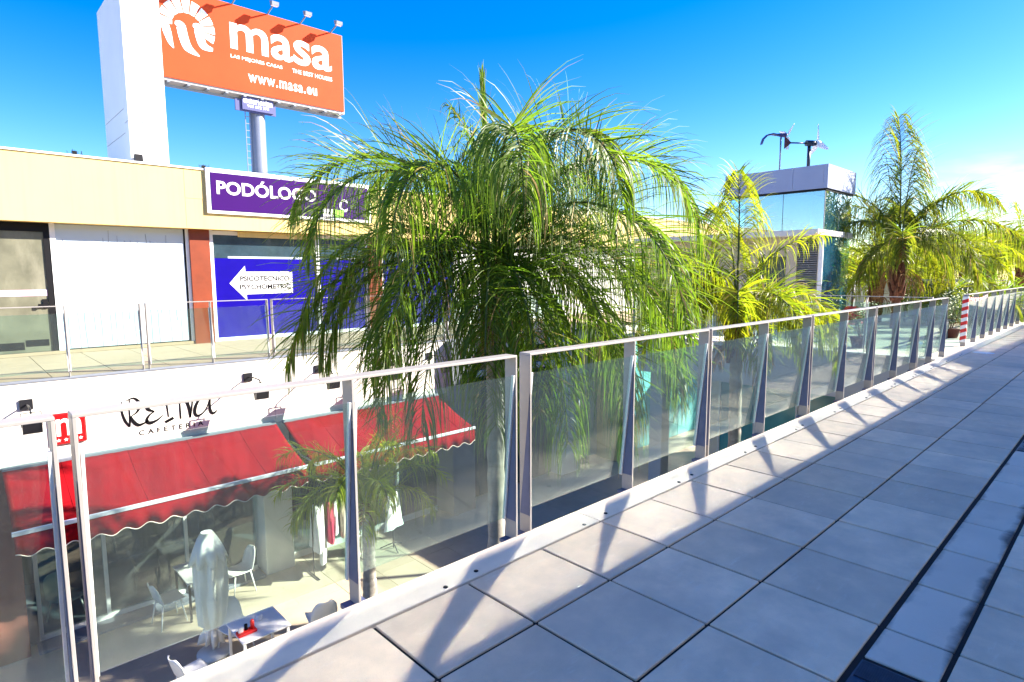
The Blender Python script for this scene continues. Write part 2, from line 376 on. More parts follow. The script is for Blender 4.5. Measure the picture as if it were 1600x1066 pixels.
# ------------------------------------------------------------------ shopping building across the courtyard
m_tileG = mat('gallery_tile', (0.36, 0.27, 0.18), 0.75, var=0.07, vscale=3, island=0.05, stain=(0.27, 0.20, 0.12), sscale=1.6, sstr=0.4)
m_panelw = mat('white_board', (0.50, 0.58, 0.66), 0.45, var=0.02, vscale=2)
m_crack = mat('drip_mark', (0.20, 0.23, 0.28), 0.6)
m_frame = mat('window_frame_white', (0.78, 0.79, 0.80), 0.4)
m_black = mat('black_frame', (0.008, 0.008, 0.010), 0.5, spec=0.2)
m_wood = mat('red_wood_cladding', (0.19, 0.034, 0.010), 0.45, var=0.18, vscale=3, stain=(0.20, 0.04, 0.015), sscale=2.0, sstr=0.7, sstretch=(0.6, 1, 5))
m_blue = mat('blue_window_film', (0.006, 0.0010, 0.22), 0.3, var=0.12, vscale=1.5, spec=0.25)
m_trans = mat('dark_transom_glass', (0.03, 0.055, 0.075), 0.06, var=0.3, vscale=2.5, spec=0.8)
m_dirtyg = mat('dirty_whitewashed_glass', (0.14, 0.14, 0.10), 0.35, var=0.25, vscale=2.2, stain=(0.30, 0.29, 0.22), sscale=1.4, sstr=0.7, sstretch=(1.5, 1, 0.5))
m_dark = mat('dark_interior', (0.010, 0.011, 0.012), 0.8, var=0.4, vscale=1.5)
m_shopg = glass('shop_glass', tint=(0.70, 0.78, 0.76), refl=1.8, rough=0.02, dust_sheen=0.03)
m_slate = mat('slate_cladding', (0.16, 0.18, 0.22), 0.6, var=0.08, vscale=3)
m_teal = mat('teal_dark_glass', (0.03, 0.06, 0.065), 0.08, var=0.3, vscale=1.5, spec=0.8)
m_redcol = mat('red_brown_stucco', (0.20, 0.06, 0.04), 0.85, var=0.15, vscale=6, bump=0.3, bscale=60)
m_greycol = mat('grey_column_paint', (0.62, 0.63, 0.62), 0.7, var=0.04, vscale=3)
m_beige = mat('beige_cladding', (0.55, 0.47, 0.34), 0.7, var=0.08, vscale=3, stain=(0.36, 0.30, 0.22), sscale=2, sstr=0.4, sstretch=(1, 1, 0.4))
m_turq = mat('turquoise_glazing', (0.16, 0.50, 0.52), 0.12, var=0.12, vscale=0.9, spec=0.8)
m_capw = mat('parapet_cap', (0.80, 0.79, 0.76), 0.5)
m_pink = mat('pink_tape', (0.72, 0.50, 0.66), 0.5)

YE, YS = 12.25, 16.2
def left_building():
    root = empty('shopping_building', (0, YE, ZP), 'cream and white shopping building across the courtyard with an upper gallery', 'building')
    def part(name, m, fn):
        bm = B(); fn(bm); o = link(name, bm, m, root); o.matrix_parent_inverse = Matrix.Translation((0, -YE, -ZP)); return o
    def sub(par, name, m, fn):
        bm = B(); fn(bm); o = link(name, bm, m, par); return o
    # fascia, gallery slab, floor
    part('fascia', m_white, lambda b: (box(b, -9, 4.826, YE, YE+0.25, -1.36, -0.02), box(b, 4.832, 9.25, YE, YE+0.25, -1.36, -0.02)))
    part('gallery_slab', m_white, lambda b: box(b, -9, 30, YE+0.251, YS+0.4, -0.42, -0.06))
    part('gallery_edge', m_slate, lambda b: box(b, -9, 14.3, YE-0.012, YE+0.16, -0.018, 0.012, bev=0.003))
    def fl(b):
        for i in range(-10, 34):
            for j, (a, c) in enumerate(((YE+0.165, 13.4), (13.4, 14.6), (14.6, 15.72), (15.72, YS+0.3))):
                x0 = 0.33+0.9*i
                box(b, x0+0.006, x0+0.894, a+0.006, c-0.006, -0.055, random.uniform(-0.001, 0.001))
    part('gallery_floor', m_tileG, fl)
    # parapet
    part('parapet', m_cream, lambda b: (box(b, -9, 4.36, 15.85, 16.6, 2.81, 4.20), box(b, 4.366, 33, 15.85, 16.6, 3.52, 4.20), box(b, 4.366, 33, 15.853, 16.6, 2.81, 3.515)))
    part('parapet_cap', m_capw, lambda b: box(b, -9, 33, 15.82, 16.65, 4.20, 4.245, bev=0.006))
    part('roof', m_greycol, lambda b: box(b, -9, 33, 16.62, 27.2, 3.6, 3.9))
    part('rear_wall', m_white, lambda b: box(b, -9, 33, 18.2, 27.0, -4.55, 3.59))
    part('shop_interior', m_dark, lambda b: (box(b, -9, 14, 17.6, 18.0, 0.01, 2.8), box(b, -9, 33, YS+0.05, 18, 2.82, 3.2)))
    # upper shopfronts
    d = part('shop_door', m_dirtyg, lambda b: box(b, 0.3, 1.66, YS-0.005, YS+0.03, 0.08, 2.62))
    sub(d, 'door_frame', m_black, lambda b: (box(b, 1.655, 1.76, YS-0.03, YS+0.05, 0.02, 2.80), box(b, 0.2, 0.30, YS-0.03, YS+0.05, 0.02, 2.80), box(b, 0.3, 1.655, YS-0.03, YS+0.05, 2.62, 2.8), box(b, 0.3, 1.655, YS-0.03, YS+0.05, 0.02, 0.08)))
    sub(d, 'door_tape', m_pink, lambda b: box(b, 0.3, 1.64, YS-0.012, YS-0.006, 1.27, 1.40))
    sub(d, 'door_handle', m_black, lambda b: (box(b, 1.50, 1.62, YS-0.07, YS-0.008, 1.05, 1.09), box(b, 1.55, 1.63, YS-0.03, YS-0.007, 1.0, 1.2), box(b, 1.46, 1.52, YS-0.08, YS-0.05, 1.03, 1.10)))
    sub(d, 'torn_film', m_black, lambda b: (box(b, 0.75, 1.18, YS-0.009, YS-0.006, 0.14, 0.30, bev=0.001), box(b, 1.2, 1.6, YS-0.009, YS-0.006, 0.20, 0.34, bev=0.001)))
    part('shop_door', m_dirtyg, lambda b: box(b, -6, 0.18, YS-0.005, YS+0.03, 0.08, 2.8))
    sh = part('shutter_board', m_panelw, lambda b: box(b, 1.86, 4.36, YS, YS+0.04, 0.10, 2.80))
    def cracks(b):
        for i in range(17):
            x = 2.0+i*0.14+random.uniform(-0.04, 0.04); z = 2.72-random.random()*0.5; zz = z
            pts = [(x, YS-0.001, z)]
            zend = random.choice((0.15, 0.2, 0.3, 0.8))
            while zz > zend:
                zz -= random.uniform(0.15, 0.4); x += random.uniform(-0.015, 0.018); pts.append((x, YS-0.001, zz))
            tube(b, pts, [random.uniform(0.003, 0.006)]*len(pts), 4)
    sub(sh, 'drip_marks', m_crack, cracks)
    part('mullion', m_frame, lambda b: box(b, 1.762, 1.858, YS-0.04, YS+0.05, 0.02, 2.81))
    part('mullion', m_frame, lambda b: box(b, 4.40, 4.47, YS-0.04, YS+0.05, 0.02, 2.81))
    part('dark_reveal', m_black, lambda b: box(b, 4.362, 4.398, YS-0.01, YS+0.05, 0.10, 2.81))
    part('sill', m_tileG, lambda b: box(b, 0.2, 4.9, YS-0.06, YS-0.001, 0.005, 0.075))
    part('wood_panel', m_wood, lambda b: box(b, 4.475, 4.93, YS-0.09, YS+0.05, 0.0, 2.84))
    part('wood_panel', m_wood, lambda b: box(b, 9.36, 9.82, YS-0.09, YS+0.05, 0.0, 2.84))
    for (x0, x1) in ((5.02, 7.73), (7.83, 9.30), (9.90, 12.6)):
        w = part('shop_window', m_trans, lambda b: box(b, x0, x1, YS-0.004, YS+0.03, 2.12, 2.70))
        sub(w, 'blue_film', m_blue, lambda b: box(b, x0, x1, YS-0.010, YS+0.03, 0.10, 2.117))
        sub(w, 'window_frame', m_frame, lambda b: (box(b, x0-0.09, x0, YS-0.05, YS+0.05, 0.01, 2.81), box(b, x1, x1+0.09 if x1 < 9.2 and x1 > 8 else x1+0.05, YS-0.049, YS+0.05, 0.01, 2.81),
                                                    box(b, x0, x1, YS-0.045, YS+0.05, 0.01, 0.10), box(b, x0, x1, YS-0.03, YS+0.04, 2.70, 2.80)))
        sub(w, 'pale_strip', m_panelw, lambda b: box(b, x0+0.35, x1-0.3, YS-0.009, YS-0.002, 2.118, 2.17))
    part('blind_box', m_cream, lambda b: box(b, 5.62, 7.7, YS-0.14, YS-0.051, 2.66, 2.80, bev=0.008))
    part('gallery_wall', m_greycol, lambda b: box(b, 12.70, 30, YS-0.02, YS+0.2, 0.0, 2.81))
    # lower shopfront
    YL = 12.62
    def low(b):
        box(b, 0.62, 9.2, YL+2.6, YL+2.8, ZP, -0.43)
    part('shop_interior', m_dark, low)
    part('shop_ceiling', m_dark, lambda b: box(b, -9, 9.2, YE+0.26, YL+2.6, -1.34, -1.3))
    part('shop_floor', m_slate, lambda b: box(b, 0.62, 9.2, YL+0.02, YL+2.6, ZP, ZP+0.03))
    xs = [0.78, 1.76, 3.1, 4.46]
    for a, c in list(zip(xs[:-1], xs[1:])) + [(5.16, 6.6), (6.66, 7.9), (7.96, 9.2)]:
        w = part('shopfront_glass', m_shopg, lambda b: box(b, a+0.03, c-0.03, YL, YL+0.012, ZP+0.14, -1.37))
        sub(w, 'glazing_frame', m_greycol, lambda b: (box(b, a-0.03, a+0.03, YL-0.03, YL+0.05, ZP+0.001, -1.361), box(b, a+0.03, c-0.03, YL-0.03, YL+0.05, ZP+0.001, ZP+0.14)))
    part('step', m_slate, lambda b: box(b, 0.7, 4.45, YL-0.42, YL-0.031, ZP+0.002, ZP+0.06, bev=0.006))
    part('column', m_greycol, lambda b: box(b, 4.5, 5.10, 12.26, 12.9, ZP, -1.37, bev=0.01))
    part('column', m_redcol, lambda b: box(b, -3.0, 0.60, 12.28, 12.95, ZP, -1.37, bev=0.01))
    # slate pier and dark portal right of the cafe fascia
    part('pier', m_slate, lambda b: box(b, 9.253, 10.0, YE-0.25, YE+0.6, ZP, -0.02, bev=0.008))
    def teal(b):
        for i in range(6):
            box(b, 10.0+i*0.60+0.006, 10.6+i*0.60-0.006, YE+0.30, YE+0.34, ZP+0.05, -0.95)
    part('portal_glazing', m_teal, teal)
    part('portal_lintel', m_greycol, lambda b: box(b, 10.0, 13.65, YE+0.2, YE+0.29, -1.12, -0.96))
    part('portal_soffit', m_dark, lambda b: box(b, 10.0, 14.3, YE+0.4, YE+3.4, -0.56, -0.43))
    part('pier', m_greycol, lambda b: [box(b, 13.66, 14.5, YE-0.1, YE+0.6, ZP+0.6*i+0.003, min(ZP+0.6*(i+1)-0.003, -0.02)) for i in range(8)])
    part('pier', m_cream, lambda b: box(b, 16.0, 16.8, YE-0.5, YE+0.4, ZP, -0.43))
    part('turquoise_shopfront', m_turq, lambda b: [box(b, 16.82+1.2*i, 17.98+1.2*i, YE-0.1, YE-0.06, ZP+0.02, -0.6) for i in range(6)])
    part('lower_wall', m_white, lambda b: box(b, 14.52, 33, YE+0.6, YE+0.8, ZP, -0.43))
    return root
left_building()

# ------------------------------------------------------------------ gallery railing of the far building (same make as the near one)
proto_g = railing_proto(2.18)
proto_g.location = (2.54, 12.33, 0.012); proto_g.rotation_euler = (0, 0, math.pi)
tag(proto_g, 'gallery railing across the courtyard, above the red and white m sign', 'railing', 'gallery railings across the courtyard')
for x, lab in ((0.30, 'gallery railing at the left edge of the photo, before the dirty glass door'), (4.80, 'gallery railing before the red wood panel, above the cafeteria lettering'),
               (7.06, 'gallery railing before the blue window with the arrow, beside the palm leaves'), (9.30, 'gallery railing half hidden by palm leaves before the second blue window'),
               (11.55, 'gallery railing hidden behind the big palm crown'), (13.8, 'gallery railing seen between the big palm and the yellow palm')):
    copy_thing(proto_g, loc=(x, 12.33, 0.012), label=lab)

# ------------------------------------------------------------------ signs and lettering
m_ink = mat('black_ink', (0.004, 0.004, 0.006), 0.7, spec=0.1)
m_lw = mat('white_lettering', (0.86, 0.86, 0.86), 0.5)
m_purple = mat('purple_sign_face', (0.034, 0.0008, 0.105), 0.6, spec=0.1, var=0.04, vscale=2)
m_redsign = mat('red_sign_face', (0.45, 0.002, 0.004), 0.4)
m_lime = mat('lime_sign_square', (0.30, 0.62, 0.08), 0.4)
def text(body, x0, x1, z0, z1, y, m, parent=None, name='lettering', bold=0.0, ex=0.004, spacing=1.0):
    """lettering in the XZ plane facing -Y, stretched to fill x0..x1, z0..z1"""
    cu = bpy.data.curves.new('lettering', 'FONT'); cu.body = body; cu.size = 1; cu.extrude = 0.01; cu.offset = bold; cu.space_character = spacing; cu.resolution_u = 4
    o = bpy.data.objects.new('lettering', cu); COL.objects.link(o)
    bpy.context.view_layer.update()
    me = bpy.data.meshes.new_from_object(o.evaluated_get(bpy.context.evaluated_depsgraph_get()))
    bpy.data.objects.remove(o); bpy.data.curves.remove(cu)
    n = len(me.vertices); co = np.zeros(n*3); me.vertices.foreach_get('co', co); co = co.reshape(-1, 3)
    mn, mx_ = co.min(0), co.max(0)
    out = np.zeros_like(co)
    out[:, 0] = x0 + (co[:, 0]-mn[0])/(mx_[0]-mn[0])*(x1-x0)
    out[:, 2] = z0 + (co[:, 1]-mn[1])/(mx_[1]-mn[1])*(z1-z0)
    out[:, 1] = y - (co[:, 2]-mn[2])/(mx_[2]-mn[2])*ex
    me.vertices.foreach_set('co', out.ravel()); me.materials.clear(); me.materials.append(m); me.update()
    ob = bpy.data.objects.new(name, me); COL.objects.link(ob)
    if parent is not None: ob.parent = parent; ob.matrix_parent_inverse = Matrix.Translation(-parent.location)
    return ob
def flat(bm, pts, y, ex=0.004):
    """outline in XZ facing -Y, given a small thickness"""
    a = [bm.verts.new((p[0], y, p[1])) for p in pts]; b = [bm.verts.new((p[0], y-ex, p[1])) for p in pts]
    n = len(pts); fs = [bm.faces.new(a), bm.faces.new(b[::-1])]
    for i in range(n): fs.append(bm.faces.new((a[i], b[i], b[(i+1) % n], a[(i+1) % n])))
    bmesh.ops.recalc_face_normals(bm, faces=fs)
def brush(bm, pts, ws, y, ex=0.004, sub=7):
    """calligraphic stroke: smooth centre line with varying width"""
    P = [np.array(p, float) for p in pts]; W = list(ws)
    Q = []; V = []
    for i in range(len(P)-1):
        p0 = P[max(i-1, 0)]; p1 = P[i]; p2 = P[i+1]; p3 = P[min(i+2, len(P)-1)]
        for k in range(sub):
            t = k/sub
            Q.append(0.5*((2*p1)+(-p0+p2)*t+(2*p0-5*p1+4*p2-p3)*t*t+(-p0+3*p1-3*p2+p3)*t**3)); V.append(W[i]+(W[i+1]-W[i])*t)
    Q.append(P[-1]); V.append(W[-1])
    L = []; Rr = []
    for i in range(len(Q)):
        t = Q[min(i+1, len(Q)-1)]-Q[max(i-1, 0)]; t = t/(np.linalg.norm(t)+1e-9); nrm = np.array([-t[1], t[0]])
        L.append(Q[i]+nrm*V[i]/2); Rr.append(Q[i]-nrm*V[i]/2)
    for i in range(len(Q)-1):
        for yy, fl in ((y-ex, False), ):
            vs = [bm.verts.new((p[0], yy, p[1])) for p in (L[i], L[i+1], Rr[i+1], Rr[i])]
            bm.faces.new(vs if not fl else vs[::-1])
    for S in (L, Rr):
        for i in range(len(S)-1):
            vs = [bm.verts.new(q) for q in ((S[i][0], y-ex, S[i][1]), (S[i+1][0], y-ex, S[i+1][1]), (S[i+1][0], y, S[i+1][1]), (S[i][0], y, S[i][1]))]
            bm.faces.new(vs)
def signs():
    # purple podiatrist sign on the parapet
    s = empty('shop_sign', (7.0, 15.85, 3.2), 'long purple sign with white letters and border on the cream parapet', 'sign')
    def ch(name, m, fn, par=s):
        bm = B(); fn(bm); o = link(name, bm, m, par); o.matrix_parent_inverse = Matrix.Translation(-s.location); return o
    ch('sign_border', m_lw, lambda b: box(b, 4.83, 9.3, 15.79, 15.848, 3.19, 4.27, bev=0.004))
    ch('sign_face', m_purple, lambda b: box(b, 4.93, 9.2, 15.78, 15.789, 3.27, 4.17))
    text('PODÓLOGO', 5.06, 7.62, 3.66, 4.06, 15.779, m_lw, s, bold=0.025)
    text('C', 8.30, 8.55, 3.45, 3.80, 15.779, m_lw, s, bold=0.02)
    ch('logo_square', m_lime, lambda b: box(b, 8.12, 8.42, 15.772, 15.779, 3.29, 3.50)); ch('logo_square', m_lw, lambda b: box(b, 7.80, 8.10, 15.772, 15.779, 3.29, 3.50))
    # arrow notice on the blue window
    a = empty('arrow_sign', (6.2, 16.19, 1.5), 'white arrow notice with black lettering on the blue shop window', 'sign')
    bm = B(); flat(bm, [(5.373, 1.48), (5.772, 1.925), (5.782, 1.775), (7.025, 1.775), (7.025, 1.205), (5.782, 1.19), (5.79, 1.034)], 16.188); o = link('arrow', bm, m_lw, a); o.matrix_parent_inverse = Matrix.Translation(-a.location)
    text('PSICOTECNICO', 5.64, 6.94, 1.53, 1.665, 16.183, m_ink, a, bold=0.03, ex=0.002); text('PSYCHOMETRIC', 5.62, 6.97, 1.315, 1.45, 16.183, m_ink, a, bold=0.03, ex=0.002)
    # cafeteria lettering on the white fascia
    c = empty('cafe_lettering', (2.9, 12.25, -1.1), 'black hand-drawn cafeteria name on the white fascia above the red awning', 'sign')
    S = [([(2.15, -0.50), (2.125, -0.607), (2.135, -0.7), (2.149, -0.778), (2.181, -0.881), (2.235, -0.981)], [.008, .02, .035, .04, .045, .03]),
         ([(2.235, -0.981), (2.245, -0.869), (2.249, -0.644), (2.262, -0.496)], [.03, .03, .02, .015]),
         ([(2.20, -0.51), (2.325, -0.475), (2.409, -0.565), (2.405, -0.651), (2.358, -0.737), (2.266, -0.797)], [.01, .03, .055, .05, .03, .015]),
         ([(2.261, -0.8), (2.299, -0.898), (2.367, -0.970), (2.457, -0.955), (2.534, -0.910)], [.03, .06, .06, .035, .02]),
         ([(2.66, -0.57), (2.604, -0.595), (2.530, -0.658), (2.545, -0.718), (2.635, -0.767)], [.015, .04, .06, .06, .02]),
         ([(2.635, -0.767), (2.558, -0.815), (2.510, -0.884), (2.515, -0.945), (2.572, -0.965), (2.674, -0.93), (2.768, -0.853)], [.02, .03, .045, .06, .065, .035, .012]),
         ([(2.83, -0.56), (2.845, -0.739), (2.857, -0.907)], [.03, .028, .02]), ([(2.798, -0.995), (2.94, -0.935)], [.055, .055]),
         ([(3.058, -0.56), (3.056, -0.773), (3.058, -0.976)], [.02, .03, .03]), ([(3.06, -0.54), (3.113, -0.594), (3.168, -0.651), (3.205, -0.777), (3.22, -0.979)], [.01, .05, .06, .055, .03]),
         ([(3.22, -0.979), (3.254, -0.804), (3.291, -0.58)], [.03, .03, .02]),
         ([(3.56, -0.58), (3.431, -0.641), (3.354, -0.718), (3.31, -0.831), (3.31, -0.925), (3.352, -0.965), (3.442, -0.93), (3.532, -0.808), (3.6, -0.60)], [.012, .03, .05, .06, .055, .05, .025, .02, .015]),
         ([(3.595, -0.62), (3.575, -0.793), (3.58, -0.906), (3.626, -0.965), (3.705, -0.915)], [.02, .04, .06, .05, .015])]
    bm = B()
    for p, w in S: brush(bm, p, w, 12.248)
    o = link('name_lettering', bm, m_ink, c); o.matrix_parent_inverse = Matrix.Translation(-c.location)
    text('CAFETERIA', 2.37, 3.44, -1.165, -1.075, 12.248, m_ink, c, name='cafeteria_lettering', ex=0.003, spacing=1.7, bold=0.012)
    # red m sign
    g = empty('coffee_sign', (1.36, 12.25, -0.85), 'square red sign with a white letter m and a row of stars', 'sign')
    def gh(name, m, fn):
        bm = B(); fn(bm); o = link(name, bm, m, g); o.matrix_parent_inverse = Matrix.Translation(-g.location)
    gh('sign_face', m_redsign, lambda b: box(b, 1.12, 1.60, 12.20, 12.248, -1.10, -0.57, bev=0.02))
    text('m', 1.19, 1.53, -0.95, -0.66, 12.199, m_lw, g, bold=0.012)
    def stars(b):
        for k in range(4):
            cx, cz = 1.21+0.10*k, -1.02
            flat(b, [(cx+(0.034 if i % 2 == 0 else 0.014)*math.sin(math.pi*i/5), cz+(0.034 if i % 2 == 0 else 0.014)*math.cos(math.pi*i/5)) for i in range(10)], 12.199)
    gh('star_row', m_lw, stars)
signs()

# ------------------------------------------------------------------ arm lamps on the fascia
m_lampm = mat('black_lamp_metal', (0.02, 0.02, 0.025), 0.4, metal=0.3)
def arm_lamp():
    r = bpy.data.objects.new('wall_lamp', None); COL.objects.link(r)
    bm = B(); box(bm, -0.085, 0.085, -0.03, 0, -0.085, 0.085, bev=0.006); link('wall_plate', bm, m_lampm, r)
    bm = B(); tube(bm, [(0, -0.03, 0), (0, -0.3, 0.03), (0, -0.62, 0.02), (0, -0.66, -0.04)], 0.014, 6); link('arm', bm, m_lampm, r)
    bm = B(); prism(bm, [(-0.58, -0.14), (-0.78, -0.10), (-0.74, -0.33), (-0.64, -0.36)], 'x', -0.12, 0.12)
    box(bm, -0.13, -0.121, -0.67, -0.65, -0.24, -0.03); box(bm, 0.121, 0.13, -0.67, -0.65, -0.24, -0.03); box(bm, -0.13, 0.13, -0.67, -0.65, -0.029, -0.02)
    link('lamp_head', bm, m_lampm, r)
    return r
al = arm_lamp(); al.location = (0.84, 12.249, -0.36); tag(al, 'black arm lamp on the fascia left of the red m sign', 'lamp', 'arm lamps along the cafe fascia')
for x, lab in ((4.31, 'black arm lamp on the fascia above the end of the cafeteria lettering'), (5.8, 'black arm lamp behind the left drooping palm leaves, first right of the panel joint'),
               (7.3, 'black arm lamp on the fascia behind the palm leaves above the second awning'), (8.75, 'black arm lamp on the fascia beside the slate pier')):
    copy_thing(al, loc=(x, 12.249, -0.34), label=lab)

# ------------------------------------------------------------------ awnings
m_awn = mat('red_awning_cloth', (0.21, 0.0010, 0.0045), 0.9, spec=0.1, var=0.10, vscale=5, stain=(0.14, 0.001, 0.006), sscale=2.5, sstr=0.45, sstretch=(4, 0.6, 0.6))
m_hem = mat('awning_hem', (0.75, 0.62, 0.55), 0.7)
m_bar = mat('awning_bar', (0.68, 0.68, 0.76), 0.4, metal=0.2)
def awning(x0, x1, label):
    r = empty('awning', ((x0+x1)/2, 12.24, -1.33), label, 'awning', 'red awnings over the cafe front')
    def ch(name, m, fn):
        bm = B(); fn(bm); o = link(name, bm, m, r, smooth=False); o.matrix_parent_inverse = Matrix.Translation(-r.location); return o
    yb, zb, yt, zt = 10.78, -1.945, 12.20, -1.36
    def cloth(b):
        nx, ny = 60, 10; g = []
        for j in range(ny+1):
            t = j/ny; row = []
            for i in range(nx+1):
                x = x0+(x1-x0)*i/nx
                z = zt+(zb-zt)*t - 0.05*math.sin(math.pi*t)*(0.6+0.4*math.cos(i*0.52)) + 0.004*math.sin(i*1.7+j*0.9)
                row.append(b.verts.new((x, yt+(yb-yt)*t, z)))
            g.append(row)
        for j in range(ny):
            for i in range(nx):
                b.faces.new((g[j][i], g[j][i+1], g[j+1][i+1], g[j+1][i])).smooth = True
    o = ch('canopy', m_awn, cloth); sm = o.modifiers.new('thick', 'SOLIDIFY'); sm.thickness = 0.006
    def seams(b):
        x = x0+0.75
        while x < x1-0.3:
            u = (x-x0)/(x1-x0)*60
            tube(b, [(x, yt+(yb-yt)*t-0.004, zt+(zb-zt)*t-0.05*math.sin(math.pi*t)*(0.6+0.4*math.cos(u*0.52))+0.005) for t in [k/8 for k in range(9)]], 0.006, 4); x += 0.95
    ch('seam', m_awn, seams)
    ch('front_bar', m_bar, lambda b: box(b, x0-0.02, x1+0.02, yb-0.05, yb-0.005, zb-0.03, zb+0.035, bev=0.006))
    n = max(1, int(round((x1-x0)/0.33)))
    def zsc(u): return zb-0.335+0.035*math.cos(2*math.pi*u*n)
    def val(b):
        k = n*10; tp = []; bt = []
        for i in range(k+1):
            u = i/k; x = x0+(x1-x0)*u; wv = 0.012*math.sin(u*n*math.pi)
            tp.append(b.verts.new((x, yb-0.03, zb-0.031))); bt.append(b.verts.new((x, yb-0.03+wv, zsc(u))))
        for i in range(k): b.faces.new((tp[i], tp[i+1], bt[i+1], bt[i])).smooth = True
    o = ch('valance', m_awn, val); sm = o.modifiers.new('thick', 'SOLIDIFY'); sm.thickness = 0.004
    def hem(b):
        k = n*10
        tube(b, [(x0+(x1-x0)*i/k, yb-0.032+0.012*math.sin(i/k*n*math.pi), zsc(i/k)) for i in range(k+1)], 0.008, 5)
    ch('hem', m_hem, hem)
    def arms(b):
        for x in (x0+0.06, x1-0.06): tube(b, [(x, 12.22, -1.75), (x+0.02, 11.5, -1.95), (x, yb-0.01, zb)], 0.02, 6)
    ch('folding_arms', m_alu, arms)
    ch('roller_box', m_slate, lambda b: box(b, x0, x1, 12.16, 12.249, -1.40, -1.325, bev=0.01))
awning(0.46, 4.80, 'dark red scalloped awning under the cafeteria lettering')
awning(4.95, 8.95, 'bright red awning behind the small palm, right of the first awning')
# ------------------------------------------------------------------ white pylon, billboard
m_orange = mat('orange_billboard_skin', (0.52, 0.054, 0.014), 0.7, spec=0.15, var=0.05, vscale=0.8, stain=(0.42, 0.038, 0.010), sscale=0.7, sstr=0.35)
m_pylon = mat('white_metal_panels', (0.70, 0.70, 0.70), 0.5, var=0.03, vscale=1.2)
m_poleb = mat('painted_pole', (0.18, 0.20, 0.26), 0.35, metal=0.2, var=0.05, vscale=2)
m_lav = mat('lavender_plate', (0.045, 0.05, 0.16), 0.5)
m_logoblue = mat('faded_blue_print', (0.25, 0.45, 0.62), 0.5)
def W(root):
    def ch(name, m, fn, par=None):
        bm = B(); fn(bm); o = link(name, bm, m, par or root)
        if par is None: o.matrix_parent_inverse = Matrix.Translation(-root.location)
        return o
    return ch
def pylon():
    r = empty('sign_pylon', (4.2, 19.4, 3.9), 'tall white pylon clad in metal panels rising behind the cream parapet', 'pylon')
    ch = W(r)
    def body(b):
        for (x0, x1) in ((3.76, 4.055), (4.072, 4.63)):
            for (z0, z1) in ((3.9, 5.575), (5.592, 9.0)):
                box(b, x0, x1, 18.0, 18.4, z0, z1, bev=0.004)
        for (z0, z1) in ((3.9, 5.35), (5.36, 5.95), (5.96, 9.0)):
            box(b, 3.766, 4.62, 18.405, 20.8, z0+0.004, z1-0.004, bev=0.004)
    ch('cladding', m_pylon, body)
    ch('inner_frame', m_slate, lambda b: box(b, 3.775, 4.615, 18.012, 20.79, 3.9, 8.95))
    def mk(b):
        for z in (8.0, 6.9, 6.7, 6.45, 5.35): lathe(b, [(0.012, -0.006), (0.012, 0.006)], 6, (4.45, 17.998, z))
        for z in (7.9, 6.8, 6.6): lathe(b, [(0.012, -0.006), (0.012, 0.006)], 6, (4.03, 17.998, z))
    ch('screws', m_black, mk)
    def lg(b):
        for cz, rr in ((5.12, 0.07), (4.88, 0.055)):
            for k in range(2):
                flat(b, [(4.50+rr*math.cos(a)*(1 if q else .6), cz+rr*math.sin(a)*(1 if q else .6)) for q in (1, 0) for a in ([k*math.pi+0.3+i*0.32 for i in range(9)] if q else [k*math.pi+0.3+i*0.32 for i in range(8, -1, -1)])], 17.999, 0.003)
        box(b, 4.42, 4.58, 17.996, 17.9995, 4.985, 5.01)
    ch('printed_emblem', m_logoblue, lg)
    l = empty('floodlight', (3.83, 17.9, 4.25), 'small black floodlight on the parapet in front of the white pylon', 'lamp')
    bm = B(); prism(bm, [(17.72, 4.42), (17.86, 4.50), (17.95, 4.72), (17.80, 4.74)], 'x', 3.8, 3.98); o = link('lamp_head', bm, m_black, l); o.matrix_parent_inverse = Matrix.Translation(-l.location)
    bm = B(); tube(bm, [(3.89, 17.85, 4.55), (3.87, 17.6, 4.32), (3.86, 17.3, 3.9)], 0.018, 6); o = link('bracket', bm, m_steel, l); o.matrix_parent_inverse = Matrix.Translation(-l.location)
pylon()
